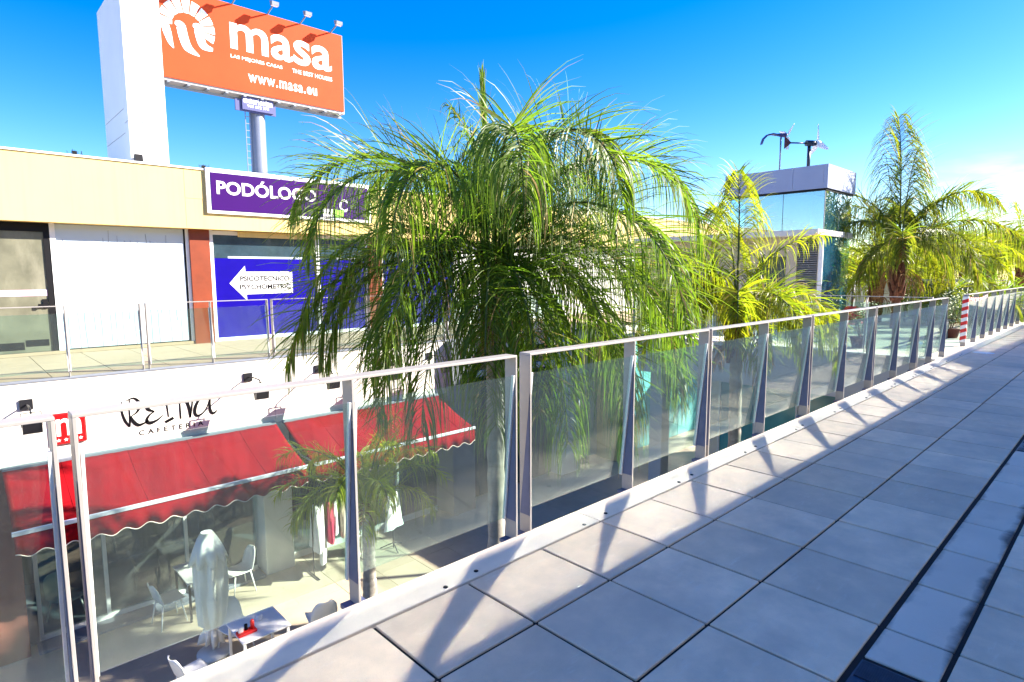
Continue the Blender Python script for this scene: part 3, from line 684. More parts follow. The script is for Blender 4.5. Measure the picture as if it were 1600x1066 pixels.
def billboard():
    r = empty('billboard', (10.75, 28.3, ZP), 'large orange advertising billboard on a round steel pole', 'billboard')
    ch = W(r)
    Y = 27.7
    bd = ch('panel', m_orange, lambda b: box(b, 6.2, 15.0, Y, Y+0.06, 9.61, 13.14))
    ch('panel_frame', m_steel, lambda b: (box(b, 6.15, 15.05, Y+0.061, Y+0.75, 9.50, 9.62), box(b, 6.15, 15.05, Y+0.061, Y+0.75, 13.08, 13.17), box(b, 6.15, 6.2, Y+0.061, Y+0.75, 9.62, 13.08), box(b, 15.0, 15.05, Y+0.061, Y+0.75, 9.62, 13.08)))
    def ribs(b):
        for i in range(12): box(b, 6.5+i*0.75, 6.62+i*0.75, Y+0.07, Y+0.8, 9.44, 9.499)
        box(b, 6.15, 15.05, Y+0.4, Y+0.5, 9.35, 9.439)
    ch('rear_beams', m_slate, ribs)
    text('masa', 9.78, 14.42, 11.31, 12.40, Y-0.001, m_lw, r, bold=0.018)
    text('LAS MEJORES CASAS', 9.76, 12.0, 10.90, 11.08, Y-0.001, m_lw, r, bold=0.004)
    text('THE BEST HOUSES', 12.46, 14.42, 10.90, 11.08, Y-0.001, m_lw, r, bold=0.004)
    text('www.masa.eu', 10.46, 13.62, 10.08, 10.42, Y-0.001, m_lw, r, bold=0.015, spacing=1.15)
    def fan(b):
        cx, cz = 8.12, 11.75
        for k in range(10):
            a0 = R(186-k*21.5); a1 = a0-R(17.5)
            ri, ro = (0.52, 1.05)
            arc = [(cx+ro*math.cos(a0+(a1-a0)*i/5), cz+ro*math.sin(a0+(a1-a0)*i/5)) for i in range(6)]
            inn = [(cx+(ri+0.05)*math.cos(a1), cz+ri*math.sin(a1)), (cx+(ri+0.05)*math.cos(a0), cz+ri*math.sin(a0))]
            flat(b, arc+inn, Y-0.001)
    ch('shell_emblem', m_lw, fan)
    for pts, ws in (([(7.05, 11.80), (7.25, 11.70), (7.36, 11.35), (7.45, 11.0), (7.56, 10.78)], [.18, .30, .30, .2, .02]), ([(7.66, 11.78), (7.86, 11.72), (7.95, 11.3), (8.10, 10.92), (8.52, 10.68)], [.1, .36, .36, .34, .02]), ([(8.33, 11.85), (8.52, 11.80), (8.58, 11.45), (8.70, 11.14), (9.05, 11.06)], [.1, .36, .34, .32, .12])):
        ch('tusk_emblem', m_lw, lambda b: brush(b, pts, ws, Y-0.006))
    ch('pole', m_poleb, lambda b: (lathe(b, [(0.34, ZP), (0.34, 9.3), (0.30, 9.4)], 24, (11.0, 28.35, 0)), lathe(b, [(0.5, 6.2), (0.5, 6.26)], 24, (11.0, 28.35, 0))))
    def lad(b):
        for x in (10.42, 10.62): box(b, x, x+0.03, 28.2, 28.24, ZP, 9.4)
        z = 0.0
        while z < 9.3: box(b, 10.45, 10.62, 28.21, 28.23, z, z+0.03); z += 0.3
    ch('ladder', m_poleb, lad)
    p = ch('name_plate', m_lav, lambda b: (box(b, 10.2, 11.57, 27.86, 27.92, 8.92, 9.48, bev=0.005), box(b, 9.93, 11.7, 27.93, 28.0, 8.86, 9.34)))
    text('exterioriza', 10.25, 11.53, 9.20, 9.45, 27.859, m_lw, r, bold=0.02)
    text('965 672 373', 10.42, 11.36, 9.04, 9.15, 27.859, m_lw, r, bold=0.012)
    def bl():
        l = bpy.data.objects.new('billboard_lamp', None); COL.objects.link(l)
        bm = B(); tube(bm, [(0, 0.1, -0.3), (0, 0.05, 0.0), (0, -0.72, 0.22)], 0.035, 6); link('arm', bm, m_slate, l)
        bm = B(); prism(bm, [(-0.62, 0.34), (-0.90, 0.26), (-0.88, 0.12), (-0.70, 0.12)], 'x', -0.15, 0.15); link('lamp_head', bm, m_slate, l)
        bm = B(); box(bm, -0.13, 0.13, -0.86, -0.72, 0.105, 0.119); link('lamp_glass', bm, m_frame, l)
        return l
    l = bl(); l.location = (14.45, 27.72, 13.15); tag(l, 'arm floodlight at the right end of the billboard top edge', 'lamp', 'floodlights along the billboard top')
    for x, lab in ((12.95, 'arm floodlight on the billboard, second from the right end'), (11.45, 'arm floodlight on the billboard, third from the right end, above the letter m'), (9.95, 'arm floodlight on the billboard beside the shell emblem'), (8.45, 'arm floodlight on the billboard top above the shell emblem')):
        copy_thing(l, loc=(x, 27.72, 13.15), label=lab)
billboard()
def roof_bits():
    for x, lab in ((2.2, 'small dark bird spike cluster on the parapet left of the pylon'), (4.75, 'small dark bird spike cluster on the parapet beside the purple sign')):
        bm = B()
        for k in range(9): tube(bm, [(x+0.03*k, 15.95, 4.24), (x+0.03*k+random.uniform(-.05, .05), 15.95+random.uniform(-.05, .05), 4.32+random.random()*0.05)], 0.004, 4)
        box(bm, x+0.05, x+0.13, 15.9, 15.98, 4.246, 4.33)
        tag(link('bird_spikes', bm, m_black), lab, 'bird spikes')
roof_bits()

# ------------------------------------------------------------------ cross gallery and lift tower
m_lav2 = mat('blue_grey_cladding', (0.30, 0.34, 0.49), 0.45, metal=0.1, var=0.04, vscale=2)
m_towerg = glass('tower_glass', tint=(0.50, 0.84, 0.92), refl=7.0, rough=0.01, dust_sheen=0.38, dust_sheen_col=(0.10, 0.45, 0.68), streak=False)  # blue diffuse film paints the reflected sky into the panes
m_louv = mat('grey_louvre', (0.34, 0.33, 0.31), 0.5, metal=0.2)
m_gfascia = mat('grey_painted_render', (0.50, 0.52, 0.54), 0.8, var=0.05, vscale=1.5)
m_floorL = mat('pale_terrace_tile', (0.66, 0.60, 0.48), 0.75, var=0.06, vscale=2, island=0.05)
m_cyan = mat('cyan_door_glass', (0.10, 0.36, 0.40), 0.1, var=0.2, vscale=1.2, spec=0.8)
XC = 13.93
def cross_gallery():
    r = empty('gallery_bridge', (15.7, 6, 0), 'raised cross gallery with a grey fascia and sunlit tiled floor between palm and tower', 'gallery')
    ch = W(r)
    ch('fascia', m_gfascia, lambda b: box(b, XC, XC+0.25, 2.70, 9.6, -1.0, -0.03))
    ch('fascia_edge', m_white, lambda b: box(b, XC-0.03, XC+0.3, 2.70, 9.6, -0.029, 0.012, bev=0.004))
    ch('slab', m_gfascia, lambda b: (box(b, XC+0.251, 17.55, 2.70, 9.6, -0.5, -0.06), box(b, 14.76, 40, 2.70, 6.1, -0.5, -0.061)))
    def fl(b):
        for i in range(0, 30):
            for j in range(12):
                x0 = XC+0.31+0.9*i; y0 = 2.71+0.575*j
                if x0 > 17.0 and y0 > 5.6: continue
                box(b, x0+0.005, x0+0.895, y0+0.005, y0+0.57, -0.059, random.uniform(-0.001, 0.001))
    ch('floor_tiles', m_floorL, fl)
    ch('lower_wall', m_white, lambda b: (box(b, 17.3, 17.5, 5.2, 9.6, ZP, -0.51), box(b, 20, 34, 2.6, 2.8, ZP, -0.51)))
    for y0 in (5.35, 6.55, 7.75):
        d = ch('glass_door', m_cyan, lambda b: box(b, 17.25, 17.295, y0, y0+1.05, ZP+0.05, -1.5))
        ch('door_frame', m_frame, lambda b: (box(b, 17.22, 17.299, y0-0.06, y0, ZP, -1.4), box(b, 17.22, 17.299, y0+1.05, y0+1.11, ZP, -1.4), box(b, 17.22, 17.299, y0, y0+1.05, -1.5, -1.4)), d)
    for y in (3.1, 9.15):
        ch('support_pillar', m_gfascia, lambda b: box(b, 14.5, 14.9, y, y+0.4, ZP, -0.51))
cross_gallery()
pc = railing_proto(2.3); pc.location = (14.06, 2.85, 0.012); pc.rotation_euler = (0, 0, math.pi/2)
tag(pc, 'cross gallery railing before the potted bush and red chair', 'railing', 'railings along the cross gallery')
for y, lab in ((5.20, 'cross gallery railing before the foot of the glass tower'), (7.55, 'cross gallery railing behind the trunk of the yellow palm')):
    copy_thing(pc, loc=(14.06, y, 0.012), label=lab)

m_bluecar = mat('blue_lift_panel', (0.05, 0.22, 0.36), 0.15, var=0.35, vscale=1.3, spec=0.8)
m_liftg = glass('lift_glass', tint=(0.45, 0.75, 0.85), refl=2.0, rough=0.01, dust_sheen=0.42, dust_sheen_col=(0.10, 0.36, 0.52), streak=False)  # blue film again: reflection of the lower panes put into colour
def tower():
    r = empty('lift_tower', (18.7, 7.6, 0), 'glazed lift tower with a blue-grey roof band beyond the yellow palm', 'tower')
    ch = W(r)
    X0, X1, Y0, Y1 = 17.6, 19.72, 6.18, 9.0
    def band(b):
        box(b, X0-0.06, X1+0.06, Y0-0.06, Y1+0.06, 3.97, 4.6)
    ch('roof_band', m_lav2, lambda b: [box(b, X0-0.06, X0+0.05, a, c-0.006, 3.97, 4.6) for a, c in ((Y0+0.06, 7.05), (7.05, 8.0), (8.0, Y1+0.06))] + [box(b, X0-0.06, X1+0.06, Y0-0.06, Y0+0.055, 3.97, 4.6)] + [box(b, X0+0.051, X1, Y0+0.06, Y1, 3.97, 4.52)] + [box(b, X1-0.05, X1+0.06, Y0+0.06, Y1, 3.97, 4.6)])
    ch('dark_trim', m_black, lambda b: box(b, X0-0.02, X1+0.02, Y0-0.02, Y1, 3.91, 3.968))
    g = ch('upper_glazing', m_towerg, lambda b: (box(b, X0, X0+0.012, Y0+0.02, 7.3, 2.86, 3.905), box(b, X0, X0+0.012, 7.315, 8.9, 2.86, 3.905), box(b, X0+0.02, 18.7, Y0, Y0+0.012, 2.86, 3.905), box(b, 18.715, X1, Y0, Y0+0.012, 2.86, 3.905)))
    ch('corner_bar', m_steel, lambda b: (box(b, X0, X0+0.018, Y0, Y0+0.018, 0.1, 3.905), box(b, 18.701, 18.714, Y0+0.001, Y0+0.015, 2.86, 3.905)), g)
    ch('lift_core', m_gfascia, lambda b: box(b, 18.15, X1-0.3, 6.75, Y1-0.3, 2.9, 3.90))
    ch('lift_car', m_bluecar, lambda b: box(b, 17.85, X1-0.15, 6.32, Y1-0.3, 0.0, 2.69))
    ch('core_stair', m_slate, lambda b: [box(b, 17.7, 18.14, 6.5+0.28*i, 6.78+0.28*i, 2.9+0.09*i, 2.98+0.09*i) for i in range(8)])
    ch('canopy_slab', m_white, lambda b: box(b, X0-0.55, X1+0.12, Y0-0.05, Y1+3.0, 2.70, 2.85, bev=0.006))
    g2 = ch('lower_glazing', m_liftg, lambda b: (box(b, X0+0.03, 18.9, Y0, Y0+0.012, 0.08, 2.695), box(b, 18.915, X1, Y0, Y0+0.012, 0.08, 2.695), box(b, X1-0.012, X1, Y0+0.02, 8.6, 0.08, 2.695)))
    ch('glazing_frame', m_frame, lambda b: (box(b, X0-0.02, X0+0.028, Y0-0.015, Y0+0.09, 0.0, 2.695), box(b, X0+0.03, X1, Y0-0.012, Y0+0.03, 0.0, 0.078)), g2)
    w = ch('side_wall', m_beige, lambda b: (box(b, X0, X0+0.2, Y0+0.09, 6.30, 0.0, 2.695), box(b, X0, X0+0.2, 6.86, 7.15, 0.0, 2.695), box(b, X0, X0+0.2, 6.30, 6.86, 0.0, 1.2), box(b, X0, X0+0.2, 6.30, 6.86, 2.62, 2.695), box(b, X0, X0+0.2, 7.15, 7.95, 2.15, 2.695), box(b, X0, X0+0.2, 7.95, 12.2, 0.0, 2.695)))
    def louv(b):
        z = 1.22
        while z < 2.6: prism(b, [(X0+0.02, z), (X0+0.12, z+0.05), (X0+0.12, z+0.062), (X0+0.02, z+0.012)], 'y', 6.31, 6.85); z += 0.062
        box(b, X0+0.14, X0+0.16, 6.30, 6.86, 1.2, 2.62)
    ch('louvre', m_louv, louv)
    ch('door', m_teal, lambda b: (box(b, X0+0.05, X0+0.09, 7.15, 7.95, 0.02, 2.15),))
    ch('board_panel', m_floorL, lambda b: [box(b, X0-0.03, X0-0.001, 8.05+0.62*i, 8.64+0.62*i, 0.02, 1.15) for i in range(5)])
    return r
tower()
m_wtw = mat('white_turbine_blade', (0.85, 0.86, 0.88), 0.35)
m_wtd = mat('dark_turbine_metal', (0.04, 0.045, 0.06), 0.4, metal=0.4)
m_wtr = mat('dark_red_vane', (0.12, 0.03, 0.03), 0.6)
def turbines():
    # rotor axis points right along the picture (+X), tail to the left
    def blades(b, c, L, ang):
        for k in range(3):
            a = R(ang+120*k); d = Vector((0, math.cos(a), math.sin(a))); e = Vector((1, 0, 0)); t = d.cross(e)
            pr_ = [(0.06, 0.05), (0.25*L, 0.085), (0.6*L, 0.055), (L, 0.025)]
            rows = []
            for s, w in pr_:
                p = c+d*s; rows.append([b.verts.new(p+t*w+e*0.02), b.verts.new(p-t*w-e*0.02), b.verts.new(p-t*w*0.6-e*0.04), b.verts.new(p+t*w*0.8-e*0.0)])
            for i in range(3):
                for q in range(4): b.faces.new((rows[i][q], rows[i][(q+1) % 4], rows[i+1][(q+1) % 4], rows[i+1][q]))
            b.faces.new(rows[-1])
    a = empty('wind_turbine', (18.6, 7.05, 4.52), 'small wind turbine with dark pole and triangular tail vane on the tower roof', 'wind turbine'); ch = W(a)
    axd = Vector((0.80, -0.60, 0)); 
    c = Vector((18.6, 7.05, 5.42))
    ch('pole', m_wtd, lambda b: tube(b, [(18.6, 7.05, 4.5), (18.6, 7.05, 5.36)], [0.05, 0.05], 8))
    ch('generator', m_wtd, lambda b: tube(b, [c-axd*0.10, c+axd*0.12, c+axd*0.22], [0.085, 0.085, 0.05], 10))
    def rot(b):
        blades(b, Vector((0, 0, 0)), 0.55, 88)
        bmesh.ops.rotate(b, verts=b.verts, cent=(0, 0, 0), matrix=Matrix.Rotation(math.atan2(axd.y, axd.x), 3, 'Z'))
        bmesh.ops.translate(b, verts=b.verts, vec=c+axd*0.27)
        tube(b, [c+axd*0.20, c+axd*0.31, c+axd*0.37], [0.09, 0.08, 0.02], 10)
    ch('rotor', m_wtw, rot)
    ch('tail_boom', m_wtd, lambda b: tube(b, [c-axd*0.08, c-axd*0.62], 0.022, 6))
    def vane(b):
        e = c-axd*0.55; n = Vector((axd.y, -axd.x, 0))*0.008
        pts = [e, e-axd*0.22+Vector((0, 0, 0.20)), e-axd*0.22-Vector((0, 0, 0.18))]
        f = [b.verts.new(p+n) for p in pts]; g = [b.verts.new(p-n) for p in pts]
        b.faces.new(f); b.faces.new(g[::-1])
        for i in range(3): b.faces.new((f[i], g[i], g[(i+1) % 3], f[(i+1) % 3]))
    ch('tail_vane', m_wtr, vane)
    a2 = empty('wind_turbine', (18.3, 8.0, 4.52), 'smaller wind turbine with thin pole and curved tail on the tower roof', 'wind turbine'); ch = W(a2)
    c2 = Vector((18.3, 7.75, 5.72))
    ch('pole', m_poleb, lambda b: tube(b, [(18.3, 7.75, 4.5), (18.3, 7.75, 5.3), (18.3, 7.75, 5.66)], [0.022, 0.022, 0.026], 6))
    ch('generator', m_lav, lambda b: tube(b, [c2-axd*0.2, c2, c2+axd*0.14, c2+axd*0.2], [0.02, 0.06, 0.07, 0.03], 8))
    def tail(b):
        up = Vector((0, 0, 1)); pts = [(-0.12, 0.01, .03), (-0.28, 0.03, .03), (-0.44, -0.01, .04), (-0.55, -0.12, .06), (-0.60, -0.26, .07)]
        rows = []
        for s, z, w in pts:
            p = c2+axd*s+up*z; n = Vector((axd.y, -axd.x, 0)); rows.append([b.verts.new(p+n*0.07+up*w*.3), b.verts.new(p-n*0.07+up*w*.3), b.verts.new(p-n*0.07-up*0.03), b.verts.new(p+n*0.07-up*0.03)])
        for i in range(len(rows)-1):
            for q in range(4): b.faces.new((rows[i][q], rows[i][(q+1) % 4], rows[i+1][(q+1) % 4], rows[i+1][q]))
        b.faces.new(rows[-1]); b.faces.new(rows[0][::-1])
    ch('tail_vane', m_lav, tail)
    def rot2(b):
        blades(b, Vector((0, 0, 0)), 0.42, 265)
        bmesh.ops.rotate(b, verts=b.verts, cent=(0, 0, 0), matrix=Matrix.Rotation(math.atan2(axd.y, axd.x), 3, 'Z'))
        bmesh.ops.translate(b, verts=b.verts, vec=c2+axd*0.2)
    ch('rotor', m_wtw, rot2)
turbines()

# ------------------------------------------------------------------ beyond the opening: far railing, picket fence, tape, potted bush
for k, (x, lab) in enumerate(((16.85, 'first railing bay past the opening, wrapped with striped tape'), (19.25, 'second railing bay past the opening'), (21.65, 'third railing bay past the opening'),
                              (24.05, 'fourth railing bay past the opening'), (26.45, 'fifth railing bay past the opening'), (28.85, 'sixth railing bay past the opening, at the right edge'))):
    if k == 0:
        pf = railing_proto(2.36); pf.location = (x, 2.79, 0.0); tag(pf, lab, 'railing', 'railings past the opening')
    else:
        copy_thing(pf, loc=(x, 2.79, 0.0), label=lab)
bm = B(); box(bm, 14.76, 34, 2.47, 2.695, -0.34, 0.002, bev=0.004); tag(link('kerb', bm, m_kerb), kind='structure')
def tape_mat():
    m = mat('striped_barrier_tape', (0.82, 0.82, 0.82), 0.4); t = m.node_tree; p = next(n for n in t.nodes if n.type == 'BSDF_PRINCIPLED')
    g = N(t, 'ShaderNodeNewGeometry'); d = N(t, 'ShaderNodeVectorMath', _operation='DOT_PRODUCT'); t.links.new(g.outputs['Position'], d.inputs[0]); d.inputs[1].default_value = (4.2, 2.5, 6.0)
    f = N(t, 'ShaderNodeMath', _operation='FRACT'); t.links.new(d.outputs['Value'], f.inputs[0])
    q = N(t, 'ShaderNodeMath', _operation='GREATER_THAN'); t.links.new(f.outputs[0], q.inputs[0]); q.inputs[1].default_value = 0.5
    mx = N(t, 'ShaderNodeMix', _data_type='RGBA'); t.links.new(q.outputs[0], mx.inputs[0]); mx.inputs[6].default_value = (0.82, 0.82, 0.82, 1); mx.inputs[7].default_value = (0.62, 0.006, 0.012, 1)
    t.links.new(mx.outputs[2], p.inputs['Base Color']); return m
m_tape = tape_mat()
def tape():
    bm = B()
    box(bm, 16.80, 16.846, 2.733, 2.847, 0.10, 1.14)
    n = 24; rows = []
    for i in range(n+1):
        x = 16.86+2.2*i/n; zz = 1.10-0.05*math.sin(math.pi*i/n)+0.008*math.sin(i*1.9)
        rows.append([bm.verts.new((x, 2.728+0.004*math.sin(i*1.3), zz-0.045)), bm.verts.new((x, 2.726, zz+0.035))])
    for i in range(n): bm.faces.new((rows[i][0], rows[i+1][0], rows[i+1][1], rows[i][1]))
    tag(link('hazard_tape', bm, m_tape), 'red and white striped barrier tape tied round the first post past the opening', 'tape')
tape()
m_fence = mat('pale_fence_slat', (0.70, 0.70, 0.70), 0.6, var=0.05, vscale=4)
def fence():
    r = empty('picket_fence', (24, 7, 0), 'pale grey slatted fence at the back of the terrace behind the palm trunks', 'fence'); ch = W(r)
    def sl(b):
        y = 4.0
        while y < 9.4: box(b, 24.0, 24.03, y, y+0.30, 0.15, 1.42, bev=0.004); y += 0.42
    ch('slats', m_fence, sl)
    ch('rails', m_fence, lambda b: (box(b, 23.95, 23.999, 3.9, 9.5, 1.38, 1.46), box(b, 23.95, 23.999, 3.9, 9.5, 0.1, 0.16)))
    for k in range(7):
        ch('post', m_slate, lambda b: box(b, 24.031, 24.09, 3.95+0.84*k, 4.01+0.84*k, 0, 1.4))
fence()
# ------------------------------------------------------------------ cafe furniture on the plaza
m_plast = mat('white_plastic', (0.82, 0.82, 0.80), 0.35)
m_tablet = mat('white_table_top', (0.80, 0.79, 0.76), 0.4, var=0.03, vscale=6)
m_legb = mat('black_table_leg', (0.03, 0.03, 0.035), 0.4, metal=0.4)
m_canvas = mat('ivory_canvas', (0.80, 0.78, 0.72), 0.85, var=0.04, vscale=5, bump=0.15, bscale=120)
m_redp = mat('red_plastic', (0.66, 0.02, 0.015), 0.35)
m_greenp = mat('green_plastic', (0.18, 0.55, 0.02), 0.4)
def chair_proto(m, name='plastic_chair'):
    """moulded shell chair, faces +X, on four thin legs"""
    r = bpy.data.objects.new(name, None); COL.objects.link(r)
    bm = B(); rows = []
    prof = [(0.24, 0.43, .20), (0.20, 0.455, .22), (0.08, 0.445, .23), (-0.08, 0.44, .23), (-0.17, 0.46, .23), (-0.22, 0.53, .225), (-0.25, 0.63, .22), (-0.28, 0.74, .20), (-0.31, 0.82, .15), (-0.32, 0.845, .09)]
    for x, z, w in prof:
        row = []
        for i in range(9):
            u = i/4-1
            row.append(bm.verts.new((x + (0.045*u*u if z > 0.5 else 0.0), w*u, z + (0.03*abs(u)**3 if z < 0.5 else 0))))
        rows.append(row)
    for j in range(len(rows)-1):
        for i in range(8): bm.faces.new((rows[j][i], rows[j][i+1], rows[j+1][i+1], rows[j+1][i])).smooth = True
    o = link('shell', bm, m, r); sm = o.modifiers.new('thick', 'SOLIDIFY'); sm.thickness = 0.012
    for sx in (1, -1):
        for sy in (1, -1):
            bm = B(); tube(bm, [(0.15*sx-0.01, 0.15*sy, 0.43), (0.22*sx-0.01, 0.21*sy, 0.0)], [0.016, 0.011], 6); link('leg', bm, m, r)
    return r
ch0 = chair_proto(m_plast)
G = 'white chairs on the cafe plaza'
spots = [((2.55, 11.80, ZP), 0.15, 'white shell chair at the left side of the dark legged table'), ((3.85, 12.00, ZP), math.pi+0.1, 'white shell chair at the right side of the dark legged table, beside the parasol top'),
         ((3.12, 10.05, ZP), R(-80), 'white shell chair just behind the table with the red menu holder'), ((2.25, 9.25, ZP), R(12), 'white chair in the dark parasol shadow at the bottom edge of the photo'),
         ((4.30, 9.35, ZP), R(80), 'white chair behind the kerb beside the small palm trunk'), ((1.2, 13.2, ZP), R(-60), 'white chair inside the dark cafe front')]
for k, (p, a, lab) in enumerate(spots):
    if k == 0: ch0.location = p; ch0.rotation_euler = (0, 0, a); tag(ch0, lab, 'chair', G)
    else: copy_thing(ch0, loc=p, rz=a, label=lab)
def table(name, loc, lx, ly, label, rz=0.0, lm=None):
    r = empty(name, loc, label, 'table', rz=rz)
    bm = B(); box(bm, -lx/2, lx/2, -ly/2, ly/2, 0.725, 0.75, bev=0.005); link('table_top', bm, m_tablet, r)
    for sx in (1, -1):
        for sy in (1, -1):
            bm = B(); box(bm, sx*(lx/2-0.04)-0.018, sx*(lx/2-0.04)+0.018, sy*(ly/2-0.04)-0.018, sy*(ly/2-0.04)+0.018, 0, 0.7245); link('leg', bm, lm or m_legb, r)
    return r
table('cafe_table', (3.10, 11.95, ZP), 0.62, 0.95, 'white cafe table with thin black legs behind the closed parasol')
table('cafe_table', (3.25, 9.35, ZP), 0.75, 0.75, 'white cafe table carrying the red menu holder, just over the kerb', lm=m_plast)
def parasol():
    r = empty('parasol', (2.82, 10.24, ZP), 'tall closed ivory parasol tied shut on the cafe plaza', 'parasol')
    bm = B(); lathe(bm, [(0.26, 0), (0.26, 0.06), (0.05, 0.09)], 20); link('base', bm, m_greycol, r)
    bm = B(); tube(bm, [(0, 0, 0.05), (0, 0, 2.0)], 0.022, 8); link('pole', bm, m_alu, r)
    bm = B(); rows = []; n = 64
    prof = [(0.07, 2.12, 0), (0.09, 2.09, .0), (0.16, 1.90, .25), (0.20, 1.75, .3), (0.215, 1.55, .32), (0.22, 1.30, .34), (0.205, 1.0, .36), (0.185, 0.75, .36), (0.16, 0.58, .4), (0.095, 0.50, .3), (0.14, 0.42, .45), (0.17, 0.26, .5)]
    for j, (rad, z, f) in enumerate(prof):
        row = []
        for k in range(n):
            a = 2*math.pi*k/n
            fold = 1 + f*(0.55*math.cos(8*a+0.35*j*0.4) + 0.25*math.sin(3*a+0.5*z*2) + 0.2*math.sin(13*a+z*3))
            row.append(bm.verts.new((rad*fold*math.cos(a), rad*fold*math.sin(a), z+0.03*f*math.sin(8*a))))
        rows.append(row)
    for j in range(len(rows)-1):
        for k in range(n): bm.faces.new((rows[j][k], rows[j][(k+1) % n], rows[j+1][(k+1) % n], rows[j+1][k])).smooth = True
    c = link('canopy', bm, m_canvas, r); c.modifiers.new('thick', 'SOLIDIFY').thickness = 0.006
    bm = B(); rows = []
    for j, (rad, z) in enumerate([(0.085, 2.135), (0.15, 2.02), (0.225, 1.84), (0.265, 1.66)]):
        rows.append([bm.verts.new((rad*(1+0.16*j/3*math.cos(8*a))*math.cos(a), rad*(1+0.16*j/3*math.cos(8*a))*math.sin(a), z-(0.05*j/3)*math.cos(8*a))) for a in [2*math.pi*k/n for k in range(n)]])
    for j in range(3):
        for k in range(n): bm.faces.new((rows[j][k], rows[j][(k+1) % n], rows[j+1][(k+1) % n], rows[j+1][k])).smooth = True
    bm.faces.new(rows[0])
    v = link('vent_flap', bm, m_canvas, r); v.modifiers.new('thick', 'SOLIDIFY').thickness = 0.005
    bm = B(); lathe(bm, [(0.115, 0.47), (0.12, 0.50), (0.115, 0.53)], 24); link('tie_strap', bm, m_canvas, r)
parasol()
def menu():
    r = empty('menu_holder', (3.02, 9.22, ZP+0.75), 'red menu and condiment holder on the white table by the kerb', 'menu holder'); 
    bm = B(); box(bm, -0.14, 0.14, -0.07, 0.07, 0, 0.05, bev=0.008); link('tray', bm, m_redp, r)
    bm = B(); lathe(bm, [(0.03, 0.05), (0.032, 0.16), (0.02, 0.19)], 12, (0.09, 0, 0)); link('bottle', bm, m_redp, r)
    bm = B(); lathe(bm, [(0.025, 0.05), (0.025, 0.14)], 12, (0.0, 0.02, 0)); link('bottle', bm, m_ink, r)
    bm = B(); box(bm, -0.12, -0.05, -0.02, 0.02, 0.05, 0.13, bev=0.004); link('napkin_box', bm, m_alu, r)
    r2 = empty('ashtray', (3.3, 9.45, ZP+0.75), 'small pale metal pot on the white table by the kerb', 'ashtray')
    bm = B(); lathe(bm, [(0.03, 0), (0.05, 0.03), (0.05, 0.09), (0.04, 0.10)], 16); link('pot', bm, m_alu, r2)
menu()
# clothes rack and garments
m_g = {'white': mat('white_cotton', (0.80, 0.79, 0.78), 0.9, var=0.06, vscale=9), 'rose': mat('rose_cotton', (0.52, 0.05, 0.10), 0.9, var=0.1, vscale=9), 'sand': mat('sand_cotton', (0.50, 0.40, 0.32), 0.9, var=0.08, vscale=9),
       'black': mat('black_cotton', (0.02, 0.02, 0.025), 0.9, var=0.2, vscale=9), 'grey': mat('grey_cotton', (0.30, 0.30, 0.33), 0.9, var=0.1, vscale=9)}
def garment(loc, col, h, w, label, rz, flare=1.3):
    bm = B(); rows = []; n = 20
    for j, t in enumerate((0, 0.05, 0.2, 0.45, 0.75, 1.0)):
        ww = w*(0.35 if j == 0 else (0.8+(flare-0.8)*t)); row = []
        for k in range(n):
            a = 2*math.pi*k/n; f = 1+0.22*t*math.sin(5*a+j)
            row.append(bm.verts.new((0.5*ww*f*math.cos(a), 0.16*ww*f*math.sin(a)+0.02*math.sin(3*a), -h*t)))
        rows.append(row)
    for j in range(len(rows)-1):
        for k in range(n): bm.faces.new((rows[j][k], rows[j][(k+1) % n], rows[j+1][(k+1) % n], rows[j+1][k])).smooth = True
    bm.faces.new(rows[0][::-1])
    for s in (1, -1):
        tube(bm, [(0.30*w*s, 0, -0.05*h), (0.46*w*s, 0.02, -0.25*h), (0.5*w*s, 0.02, -0.45*h)], [0.05*w+.02, 0.05*w+.018, 0.04*w+.012], 8)
    tube(bm, [(0, 0, -0.02), (0, 0, 0.09)], 0.006, 5)
    o = link('hanging_garment', bm, m_g[col]); o.location = loc; o.rotation_euler = (0, 0, rz)
    tag(o, label, 'garment', 'garments for sale outside the lower shop')
